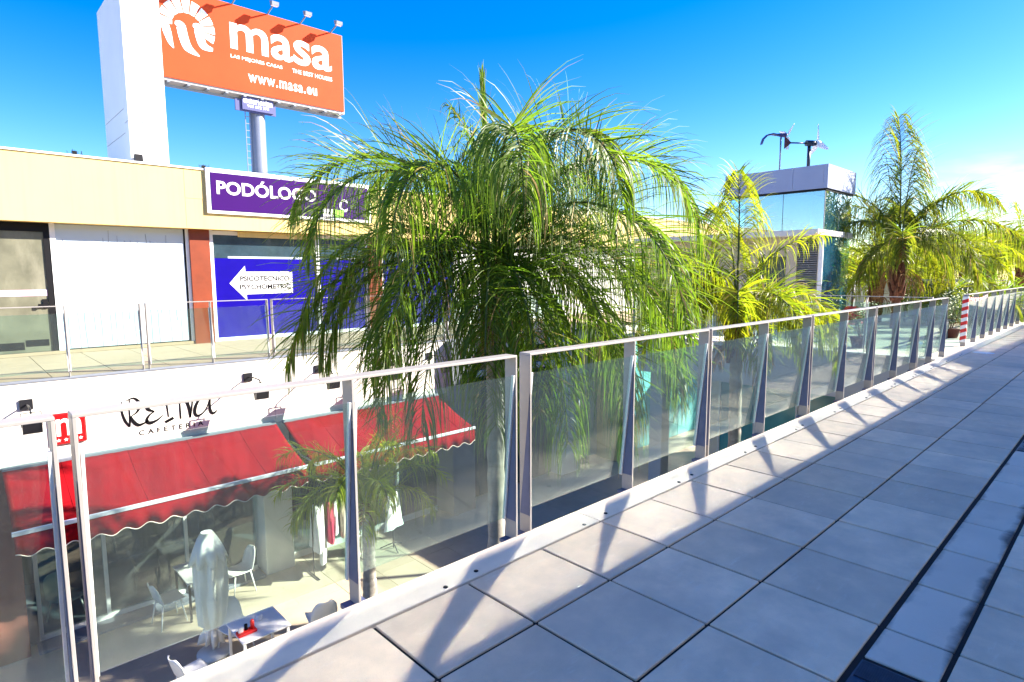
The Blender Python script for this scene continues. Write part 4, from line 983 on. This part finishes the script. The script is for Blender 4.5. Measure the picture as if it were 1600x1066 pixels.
def rack():
    r = empty('clothes_rack', (5.75, 11.55, ZP), 'black metal clothes rack behind the small palm trunk', 'clothes rack')
    bm = B()
    for x in (-0.55, 0.55):
        tube(bm, [(x, 0, 0.03), (x, 0, 1.62)], 0.014, 6); tube(bm, [(x, -0.25, 0.02), (x, 0.25, 0.02)], 0.014, 6)
    link('stand', bm, m_legb, r)
    bm = B(); tube(bm, [(-0.6, 0, 1.62), (0.6, 0, 1.62)], 0.014, 6); link('hanging_rail', bm, m_legb, r)
    for k, (dx, c, h, w, lab) in enumerate(((-0.48, 'white', 0.95, .40, 'white long garment, leftmost on the clothes rack'), (-0.33, 'white', 1.25, .34, 'narrow long white garment, second on the clothes rack'),
         (-0.17, 'rose', 0.85, .36, 'rose red garment on the clothes rack between the white ones'), (-0.02, 'white', 0.7, .34, 'short white garment right of the rose one'), (0.14, 'sand', 0.8, .36, 'sand coloured garment on the clothes rack'),
         (0.28, 'black', 1.2, .36, 'long black garment on the clothes rack'), (0.42, 'grey', 1.1, .36, 'grey garment, rightmost on the clothes rack'))):
        garment((5.75+dx, 11.55, ZP+1.53), c, h, w, lab, R(70+random.uniform(-15, 15)))
    r2 = empty('display_stand', (7.1, 11.5, ZP), 'thin black display stand holding a white dress right of the small palm', 'clothes rack')
    bm = B(); tube(bm, [(0, 0, 0.02), (0, 0, 1.45)], 0.012, 6); link('pole', bm, m_legb, r2)
    bm = B(); [tube(bm, [(0, 0, 0.14), (0.3*math.cos(a), 0.3*math.sin(a), 0.012)], 0.012, 6) for a in (0.3, 2.4, 4.5)]; link('foot', bm, m_legb, r2)
    garment((7.1, 11.48, ZP+1.36), 'white', 0.85, .34, 'white dress hanging from the display stand right of the small palm', 0.3, 1.6)
rack()
bm = B(); lathe(bm, [(0.055, 0), (0.055, 0.62), (0.05, 0.64)], 14, (12.2, 8.0, ZP)); lathe(bm, [(0.062, 0.54), (0.062, 0.58)], 14, (12.2, 8.0, ZP))
tag(link('bollard', bm, m_slate), 'short dark bollard on the plaza below the walkway', 'bollard')

# ------------------------------------------------------------------ things on the cross gallery and terrace
rc = chair_proto(m_redp, 'plastic_chair'); rc.location = (16.3, 4.95, 0.0); rc.rotation_euler = (0, 0, R(200)); tag(rc, 'red plastic chair on the cross gallery', 'chair')
gc = chair_proto(m_greenp, 'plastic_chair'); gc.location = (9.9, 4.6, ZP); gc.rotation_euler = (0, 0, R(150)); gc.scale = (1, 1, 1)
tag(gc, 'bright green plastic chair on the lower plaza', 'chair')
m_pot = mat('dark_red_basket', (0.10, 0.02, 0.015), 0.7, var=0.3, vscale=30, bump=0.4, bscale=50)
m_bush = mat('pale_bush_leaf', (0.20, 0.26, 0.10), 0.6, island=0.4, var=0.2, vscale=8)
m_stemb = mat('bush_stem', (0.10, 0.07, 0.04), 0.8)
def leafball(bm, c, rx, rz, n, size, seed):
    g = np.random.default_rng(seed)
    for _ in range(n):
        d = g.normal(size=3); d /= np.linalg.norm(d); rr = g.random()**0.45
        lump = 1+0.28*math.sin(3*d[0]+seed)+0.22*math.sin(5*d[2]+2*d[1])
        p = Vector((c[0]+d[0]*rx*rr*lump, c[1]+d[1]*rx*rr*lump, c[2]+d[2]*rz*rr*lump))
        a = Vector(g.normal(size=3)).normalized(); b2 = a.orthogonal().normalized(); s = size*(0.6+0.8*g.random())
        vs = [bm.verts.new(p+a*s), bm.verts.new(p+b2*s*0.32), bm.verts.new(p-a*s*0.7), bm.verts.new(p-b2*s*0.32)]
        bm.faces.new(vs)
def bush(loc, rx, rz, lab, n=900, pot=True):
    r = empty('potted_bush' if pot else 'trailing_plant', loc, lab, 'plant')
    bm = B(); lathe(bm, [(0.17, 0), (0.22, 0.2), (0.24, 0.24), (0.2, 0.24)], 18); link('pot', bm, m_pot, r)
    bm = B()
    for k in range(7):
        a = k*0.9; tube(bm, [(0.03*math.cos(a), 0.03*math.sin(a), 0.2), (0.6*rx*math.cos(a), 0.6*rx*math.sin(a), 0.24+rz*1.2)], [0.012, 0.004], 5)
    link('stem', bm, m_stemb, r)
    bm = B(); leafball(bm, (0, 0, 0.26+rz), rx, rz, n, 0.035, int(loc[0]*10)); link('foliage', bm, m_bush, r)
bush((18.9, 3.42, 0), 0.42, 0.52, 'pale leafy bush in a dark red basket pot beyond the opening', 1500)
bush((15.0, 4.35, 0), 0.30, 0.42, 'leafy potted plant behind the cross gallery railing', 700)
bush((17.1, 5.75, 0), 0.30, 0.40, 'leafy potted plant at the foot of the glass tower', 600)
bm = B(); box(bm, 18.5, 18.75, 3.42, 3.44, 0.0, 0.5); tag(link('notice_board', bm, m_slate), 'small dark board standing left of the potted bush', 'board')

# ------------------------------------------------------------------ drain covers and a round cover on the walkway
m_iron = mat('cast_iron', (0.05, 0.05, 0.075), 0.5, metal=0.6, var=0.2, vscale=20)
def drain(x0, label):
    r = empty('drain_cover', (x0+TP/2, 0.605, 0), label, 'drain cover', 'drain covers in the gutter row')
    bm = B(); box(bm, -0.27, 0.27, -0.133, 0.133, -0.03, -0.006); link('plate', bm, m_iron, r)
    bm = B()
    for rr in (0.11, 0.075):
        for k in range(28):
            a0, a1 = 2*math.pi*k/28, 2*math.pi*(k+0.8)/28
            vs = [bm.verts.new((q*math.cos(a), q*math.sin(a), z)) for z in (-0.006, 0.0) for q, a in ((rr, a0), (rr, a1), (rr-0.014, a1), (rr-0.014, a0))]
            for idx in ((4, 5, 6, 7), (0, 1, 5, 4), (1, 2, 6, 5), (2, 3, 7, 6), (3, 0, 4, 7)): bm.faces.new([vs[i] for i in idx])
    for k in range(15):
        for s in (-1, 1):
            x = s*(0.13+0.009*k)
            box(bm, x-0.0025, x+0.0025, -0.125, 0.125, -0.0059, -0.001)
    link('ribs', bm, m_iron, r)
    bm = B(); lathe(bm, [(0.03, -0.006), (0.03, 0.0), (0.02, 0.001)], 20); link('centre_cap', bm, m_iron, r)
drain(2.562-TP/2, 'dark cast drain cover in the gutter row at the bottom edge of the photo')
drain(TX0+10*TP, 'dark cast drain cover in the gutter row at the right edge of the photo')
m_wet = mat('gutter_moss', (0.02, 0.022, 0.035), 0.8, var=0.5, vscale=25)
bm = B(); lathe(bm, [(0.19, 0.0025), (0.19, 0.004), (0.15, 0.0045)], 30, (15.8, 2.25, 0)); tag(link('round_cover', bm, m_frame), 'pale round service cover on the shaded far walkway', 'cover')
def bolts():
    bm = B()
    for i in range(12):
        for dx in (-0.13, 0.13):
            lathe(bm, [(0.014, 0.002), (0.014, 0.006), (0.009, 0.008)], 8, (1.98+1.19*i+dx*(1 if i % 2 else 0.9), 2.50+(0.02 if dx > 0 else 0), 0))
    o = link('kerb_bolts', bm, m_black); tag(o, kind='structure')
bolts()
# ------------------------------------------------------------------ palms
def leafmat(name, c1, c2, tr1, tr2, tmix=0.4, rough=0.45):
    """leaf green varying leaflet by leaflet and in patches, a few straw-coloured leaflets, light passing through"""
    m, t, out = M_new(name)
    g = N(t, 'ShaderNodeNewGeometry')
    n = N(t, 'ShaderNodeTexNoise', Scale=1.6, Detail=3.0); t.links.new(g.outputs['Position'], n.inputs['Vector'])
    a = N(t, 'ShaderNodeMath', _operation='MULTIPLY_ADD'); t.links.new(n.outputs[0], a.inputs[0]); a.inputs[1].default_value = 1.1; a.inputs[2].default_value = -0.35
    b = N(t, 'ShaderNodeMath', _operation='MULTIPLY_ADD'); t.links.new(g.outputs['Random Per Island'], b.inputs[0]); b.inputs[1].default_value = 0.75; t.links.new(a.outputs[0], b.inputs[2]); b.use_clamp = True
    def tone(p, q):
        r = N(t, 'ShaderNodeMix', _data_type='RGBA'); t.links.new(b.outputs[0], r.inputs[0]); r.inputs[6].default_value = (*p, 1); r.inputs[7].default_value = (*q, 1)
        st = N(t, 'ShaderNodeMapRange'); st.inputs[1].default_value = 0.945; st.inputs[2].default_value = 0.97; st.inputs[3].default_value = 0; st.inputs[4].default_value = 1; t.links.new(g.outputs['Random Per Island'], st.inputs[0])
        k = N(t, 'ShaderNodeMix', _data_type='RGBA'); t.links.new(st.outputs[0], k.inputs[0]); t.links.new(r.outputs[2], k.inputs[6]); k.inputs[7].default_value = (0.34, 0.24, 0.10, 1); return k.outputs[2]
    p = N(t, 'ShaderNodeBsdfPrincipled', Roughness=rough); p.inputs['Specular IOR Level'].default_value = 0.45
    t.links.new(tone(c1, c2), p.inputs['Base Color'])
    d = N(t, 'ShaderNodeBsdfTranslucent'); t.links.new(tone(tr1, tr2), d.inputs['Color'])
    ms = N(t, 'ShaderNodeMixShader'); ms.inputs[0].default_value = tmix
    t.links.new(p.outputs[0], ms.inputs[1]); t.links.new(d.outputs[0], ms.inputs[2]); t.links.new(ms.outputs[0], out.inputs[0])
    return m
m_leafG = leafmat('palm_leaf_green', (0.0390, 0.0858, 0.0094), (0.11, 0.175, 0.016), (0.12, 0.30, 0.016), (0.32, 0.46, 0.024), 0.45)
m_leafY = leafmat('palm_leaf_yellow', (0.09, 0.15, 0.012), (0.27, 0.26, 0.016), (0.22, 0.40, 0.016), (0.54, 0.54, 0.016), 0.52)
m_leafM = leafmat('palm_leaf_lime', (0.0351, 0.0858, 0.0094), (0.1482, 0.1716, 0.0156), (0.1092, 0.2652, 0.0156), (0.4056, 0.4056, 0.0156), 0.42)
m_rachis = mat('palm_stalk', (0.10, 0.12, 0.03), 0.45, var=0.2, vscale=8)
m_trunkG = mat('grey_palm_bark', (0.30, 0.28, 0.25), 0.85, var=0.25, vscale=7, bump=0.5, bscale=35, stain=(0.12, 0.10, 0.08), sscale=3, sstr=0.6, sstretch=(1, 1, 4))
m_trunkB = mat('brown_palm_fibre', (0.15, 0.055, 0.03), 0.9, var=0.4, vscale=12, bump=0.8, bscale=40)
m_dead = mat('dead_palm_leaf', (0.30, 0.16, 0.06), 0.8, island=0.4)
R2 = np.array([RT.x, RT.y, 0.0]); A2 = np.array([FW.x, FW.y, 0.0]); A2 /= np.linalg.norm(A2)

def frond_data(phi, th0, th1, L, nl, ll, g, p=1.7, stiff=0.55, w=0.017, tip=0.0, spear=False, side_curl=0.0, nseg=6):
    """arching stalk plus two ranks of drooping leaflets, as vertex and face arrays (stalk, leaves)"""
    ns = 40
    dirh = math.cos(R(phi))*R2 + math.sin(R(phi))*A2
    az = math.atan2(dirh[1], dirh[0])
    pts = [np.zeros(3)]; tans = []
    for i in range(ns):
        t = (i+0.5)/ns
        e = R(th0+(th1-th0)*t**p); a = az+side_curl*t*t
        d = np.array([math.cos(e)*math.cos(a), math.cos(e)*math.sin(a), math.sin(e)])
        tans.append(d); pts.append(pts[-1]+d*L/ns)
    tans.append(tans[-1]); pts = np.array(pts); tans = np.array(tans)
    sv, sf = [], []
    side = np.cross(tans, np.array([0, 0, 1.0])); 
    hd = np.array([-math.sin(az), math.cos(az), 0.0])
    nrm = np.linalg.norm(side, axis=1, keepdims=True); side = np.where(nrm > 0.15, side/np.maximum(nrm, 1e-6), -hd)
    up = np.cross(side, tans)
    for i in range(0, ns+1, 2):
        t = i/ns; r1 = (0.026*(1-t)**0.8+0.004)*(L/3.6)**0.5; r2 = r1*0.7
        b = len(sv)
        for k in range(5):
            c, s = math.cos(2*math.pi*k/5), math.sin(2*math.pi*k/5)
            sv.append(pts[i]+side[i]*c*r1+up[i]*s*r2)
        if i:
            for k in range(5): sf.append((b-5+k, b-5+(k+1) % 5, b+(k+1) % 5, b+k))
    lv, lf = [], []
    for sgn in (-1, 1):
        for q in range(nl):
            t = 0.13+0.87*(q+g.random()*0.9)/nl
            x = t*ns; i = min(int(x), ns-1); f = x-i
            o = pts[i]*(1-f)+pts[i+1]*f; T = tans[i]; S = side[i]*sgn; U = up[i]
            env = (0.55+0.6*math.sin(math.pi*min(1, t*0.95+0.08)))*(1.0 if t < .9 else 0.85)
            l = ll*env*(0.8+0.4*g.random())
            hang = g.random() < 0.75
            if spear: d = T*1.0+S*(0.16+0.10*g.random())+U*0.06*g.normal()
            elif hang: d = T*(0.30+0.55*t)+S*(0.75+0.15*g.random())+U*(0.05+0.16*g.normal())
            else: d = T*(0.42+0.35*t)+S*(0.62+0.15*g.random())+U*(0.62+0.22*g.normal()); l *= 0.86
            d = d/np.linalg.norm(d)
            gr = 0.05 if spear else ((1.05 if hang else 0.24)*(1.5-stiff)*(0.75+0.5*g.random()))
            seg = l/nseg; cur = o.copy(); ref = T+0.25*g.normal(size=3); b = len(lv)
            for s in range(nseg+1):
                u = s/nseg
                wd = w*(0.45+1.0*u if u < 0.35 else 0.80*(1.05-u)/0.70+0.05)
                W_ = np.cross(d, ref); n_ = np.linalg.norm(W_); W_ = W_/n_ if n_ > 1e-6 else S
                lv.append(cur+W_*wd); lv.append(cur-W_*wd)
                if s: lf.append((b+2*s-2, b+2*s-1, b+2*s+1, b+2*s))
                cur = cur+d*seg
                pull = (0.75+0.4*u) if (hang or spear) else (0.15+2.6*u*u)
                d = d+np.array([0, 0, -gr*pull]) + 0.02*g.normal(size=3); d = d/np.linalg.norm(d)
    return np.array(sv), sf, np.array(lv), lf, pts
def mesh_obj(name, v, f, m, parent, smooth=True):
    me = bpy.data.meshes.new(name); me.from_pydata(v.tolist(), [], f); me.materials.append(m)
    if smooth: me.polygons.foreach_set('use_smooth', [True]*len(me.polygons))
    me.update(); o = bpy.data.objects.new(name, me); COL.objects.link(o); o.parent = parent; return o
def palm(loc, top, trunk_r, fronds, leaf, label, seed, nl=95, ll=0.62, w=0.017, lean=(0, 0), fibre=0.9, name='palm_tree', stalkm=None, nseg=6, dead=6, barkm=None):
    """loc: foot; top: height of the crown base above the foot"""
    g = np.random.default_rng(seed)
    r = empty(name, loc, label, 'palm tree')
    bm = B(); n = 26; pts = []; rad = []
    zs = np.linspace(0, top, 60)
    for i, z in enumerate(zs):
        u = z/top
        pts.append((lean[0]*u*u, lean[1]*u*u, z)); rad.append(trunk_r*(1.25-0.35*min(1, u*2.5)+0.05*math.sin(i*2.1)*(1 if i % 3 else -1)))
    tube(bm, pts, rad, 16)
    tr = link('trunk', bm, barkm or m_trunkG, r)
    bm = B()    # old leaf bases wrapped round the top of the trunk
    for k in range(int(26*fibre)):
        a = 2.4*k; z = top-fibre+fibre*k/(26*fibre); rr = trunk_r*(0.95+0.1*g.random())
        c, s = math.cos(a), math.sin(a); cx, cy2 = lean[0], lean[1]
        tube(bm, [(cx+rr*0.75*c, cy2+rr*0.75*s, z-0.14), (cx+rr*1.12*c, cy2+rr*1.12*s, z+0.02), (cx+rr*(1.3+0.5*g.random())*c, cy2+rr*(1.3+0.5*g.random())*s, z+0.20+0.14*g.random())], [trunk_r*0.50, trunk_r*0.40, trunk_r*0.10], 6)
    link('leaf_bases', bm, m_trunkB, r)
    for fr in fronds:
        fr = dict(fr)
        nlf = fr.pop('nl', nl); llf = fr.pop('ll', ll)
        off = fr.pop('off', 0.0)
        sv, sf, lv, lf, sp = frond_data(g=g, nl=int(nlf*fr['L']/3.6)+8, ll=llf, w=w*fr.pop('ws', 1.0), nseg=nseg, **fr)
        dh = math.cos(R(fr['phi']))*R2+math.sin(R(fr['phi']))*A2
        o = np.array([lean[0], lean[1], top-0.08+off])+dh*trunk_r*0.5
        fo = mesh_obj('frond', lv+o, lf, leaf, r); mesh_obj('stalk', sv+o, sf, stalkm or m_rachis, fo)
    if dead:
        for k in range(dead):
            sv, sf, lv, lf, sp = frond_data(phi=360*k/dead+20*g.random(), th0=-10, th1=-88, L=0.7+0.5*g.random(), nl=16, ll=0.40, g=g, stiff=0.2, w=0.014)
            o = np.array([lean[0], lean[1], top-0.35-0.5*fibre*g.random()])
            mesh_obj('dead_frond', np.concatenate([lv, sv])+o, list(lf)+[tuple(i+len(lv) for i in f) for f in sf], m_dead, r)
    return r
F = lambda phi, th0, th1, L, **k: dict(phi=phi, th0=th0, th1=th1, L=L, **k)
# the big palm in front: fronds listed by direction in plan (0 right, 90 away, 180 left, 270 towards the walkway)
big = [F(178, 68, -80, 3.75, p=1.5, nl=180), F(203, 40, -88, 3.3, p=1.1), F(188, 22, -86, 3.0, p=1.0), F(165, 40, -88, 2.9, p=1.2), F(222, 60, -88, 3.5, p=1.4), F(197, 30, -80, 3.5, p=0.9),
       F(2, 68, -78, 3.75, p=1.5, nl=180), F(-14, 48, -88, 3.4, p=1.2), F(14, 42, -86, 3.0, p=1.2), F(-4, 24, -82, 3.2, p=0.9), F(-30, 64, -88, 3.8, p=1.4), F(-22, 22, -86, 3.4, p=0.9),
       F(-58, 72, -88, 3.7, p=1.5, nl=180), F(-82, 70, -88, 3.7, p=1.5), F(-46, 48, -88, 3.9, p=1.1), F(-112, 62, -88, 3.4, p=1.4), F(-52, 22, -88, 3.6, p=0.8), F(-38, 34, -88, 3.7, p=0.9),
       F(-92, 14, -88, 2.6, p=0.8), F(-74, 12, -88, 2.9, p=0.8), F(-140, 18, -88, 2.7, p=0.9), F(-120, 30, -88, 3.0, p=1.0), F(-165, 30, -88, 3.1, p=1.0),
       F(145, 72, -70, 3.3, p=1.6), F(85, 74, -66, 3.4, p=1.6), F(45, 70, -76, 3.5, p=1.5), F(-88, -4, -88, 2.7, p=.7), F(-62, 4, -88, 3.1, p=.7), F(-118, 2, -88, 2.9, p=.7), F(-35, 8, -86, 3.0, p=.75), F(-150, 0, -88, 2.8, p=.7), F(28, 10, -86, 2.8, p=0.8), F(150, 14, -86, 2.7, p=0.8),
       F(185, 89, 87, 2.35, spear=True, ll=.55, nl=190, ws=1.0), F(150, 85, 40, 2.3, p=2.6, ll=.5, nl=120), F(20, 86, 62, 2.0, p=2.6, ll=.45, nl=110)]
palm((5.42, 6.05, ZP), 6.6, 0.135, big, m_leafG, 'largest palm tree, with a broad drooping green crown in the middle of the photo', 11, nl=128, ll=1.0, w=0.0108, lean=(0.15, 0.18), fibre=1.3, dead=8)
def ring(n, L, th0s, th1, seed, extra=(), ph0=0, **k):
    g = np.random.default_rng(seed); o = []
    for i in range(n):
        o.append(F(ph0+360*i/n+g.uniform(-14, 14), th0s[i % len(th0s)]+g.uniform(-7, 7), th1+g.uniform(-8, 8), L*float(g.uniform(.82, 1.1)), p=float(g.uniform(1.1, 1.6)), **k))
    return o+list(extra)
yel = [F(75, 87, 30, 2.7, p=3.0, nl=190, ll=.8), F(95, 80, 0, 2.4, p=2.2), F(165, 66, -64, 2.6, p=1.4), F(200, 58, -80, 2.4, p=1.3), F(-8, 26, -88, 2.4, p=0.9), F(175, 26, -88, 2.3, p=0.9), F(12, 66, -4, 2.3, p=1.2, nl=80, ll=.45), F(-14, 30, -88, 1.9, p=1.0), F(8, 14, -88, 1.6, p=0.9), F(-38, 40, -88, 2.1, p=1.1), F(-70, 34, -88, 2.0, p=1.1), F(-110, 36, -88, 2.0, p=1.1), F(182, 40, -86, 2.3, p=1.1), F(205, 22, -88, 1.9, p=1.0), F(160, 58, -70, 2.5, p=1.4), F(130, 44, -85, 2.1, p=1.2), F(-90, 8, -88, 1.6, p=0.9), F(-25, 4, -88, 1.6, p=0.9), F(168, 8, -88, 1.8, p=0.9), F(100, 24, -85, 1.9)]
palm((10.45, 5.02, ZP), 5.85, 0.125, yel, m_leafY, 'yellow-green palm tree before the lift tower, trunk seen behind the railing', 23, nl=150, ll=0.66, w=0.0125, lean=(0.12, 0.12), fibre=1.1, dead=4)
tall = [F(85, 88, 72, 3.8, p=2.2, ll=1.25, nl=210, stiff=.8), F(-90, 86, 70, 2.6, p=2.2, ll=1.0, nl=150, stiff=.8), F(150, 82, 78, 2.6, spear=True, ll=.12, nl=24), F(12, 56, -44, 4.3, p=1.5, nl=150), F(-4, 34, -52, 4.0, p=1.3, nl=140), F(166, 70, -30, 3.0, p=1.5, nl=120), F(190, 50, -66, 2.6, p=1.3), F(20, 12, -80, 3.0, p=1.0), F(-60, 45, -85, 2.4, p=1.1), F(-120, 40, -86, 2.2, p=1.1), F(60, 60, -60, 3.0), F(120, 62, -60, 3.0), F(-30, 18, -85, 2.6, p=1.0), F(200, 10, -82, 1.9, p=0.9)]
palm((20.85, 5.16, ZP), 7.25, 0.14, tall, m_leafM, 'tall palm tree with one upright frond and wide side fronds, right of the lift tower', 31, nl=165, ll=0.78, w=0.016, fibre=1.7, dead=4, barkm=m_trunkB)
small = [F(200, 45, -60, 1.7), F(178, 62, -40, 1.9), F(150, 55, -60, 1.7), F(220, 30, -75, 1.5), F(10, 50, -60, 1.6), F(-15, 30, -75, 1.4), F(35, 62, -50, 1.7), F(80, 60, -50, 1.7), F(110, 50, -60, 1.6), F(-60, 55, -70, 1.5), F(-100, 62, -60, 1.5), F(-130, 45, -70, 1.5), F(-80, 20, -80, 1.2), F(60, 82, 20, 1.6), F(190, 12, -80, 1.4), F(-20, 78, 0, 1.6)]
palm((5.2, 9.25, ZP), 2.45, 0.125, small, m_leafY, 'small young palm with a pale trunk in front of the red awning', 41, nl=120, ll=0.52, w=0.010, fibre=0.5, dead=0)
far = [((22.8, 6.25, ZP), 6.3, 2.2, m_leafY, 'short palm with a brown trunk just left of the tall palm trunk'), ((26.5, 5.2, ZP), 6.4, 2.9, m_leafY, 'yellow palm behind and right of the tall palm'),
       ((33.1, 4.75, ZP), 6.9, 3.3, m_leafM, 'palm with a thick brown trunk above the striped tape, right of the photo'), ((29.0, 7.8, ZP), 6.6, 3.0, m_leafM, 'green palm deep in the grove between the tall palm and the right edge palm'),
       ((37.0, 4.1, ZP), 7.0, 3.2, m_leafY, 'palm at the far right edge of the photo'), ((41.0, 7.0, ZP), 7.4, 3.4, m_leafM, 'distant palm showing over the grove near the right edge'), ((24.3, 4.4, ZP), 5.3, 2.0, m_leafM, 'low green palm just behind the potted bush'),
       ((27.5, 3.9, ZP), 5.2, 2.1, m_leafG, 'low dark green palm beyond the taped railing post')]
for k, (loc, top, L, lm, lab) in enumerate(far):
    fr = ring(12, L, (70, 45, 20, 58, 32), -74, 60+k, extra=(F(90, 86, 50, L*0.9, p=2.2),))
    palm(loc, top, 0.16, fr, lm, lab, 70+k, nl=110, ll=0.74, w=0.018, fibre=1.4, dead=3, nseg=5, barkm=m_trunkB)
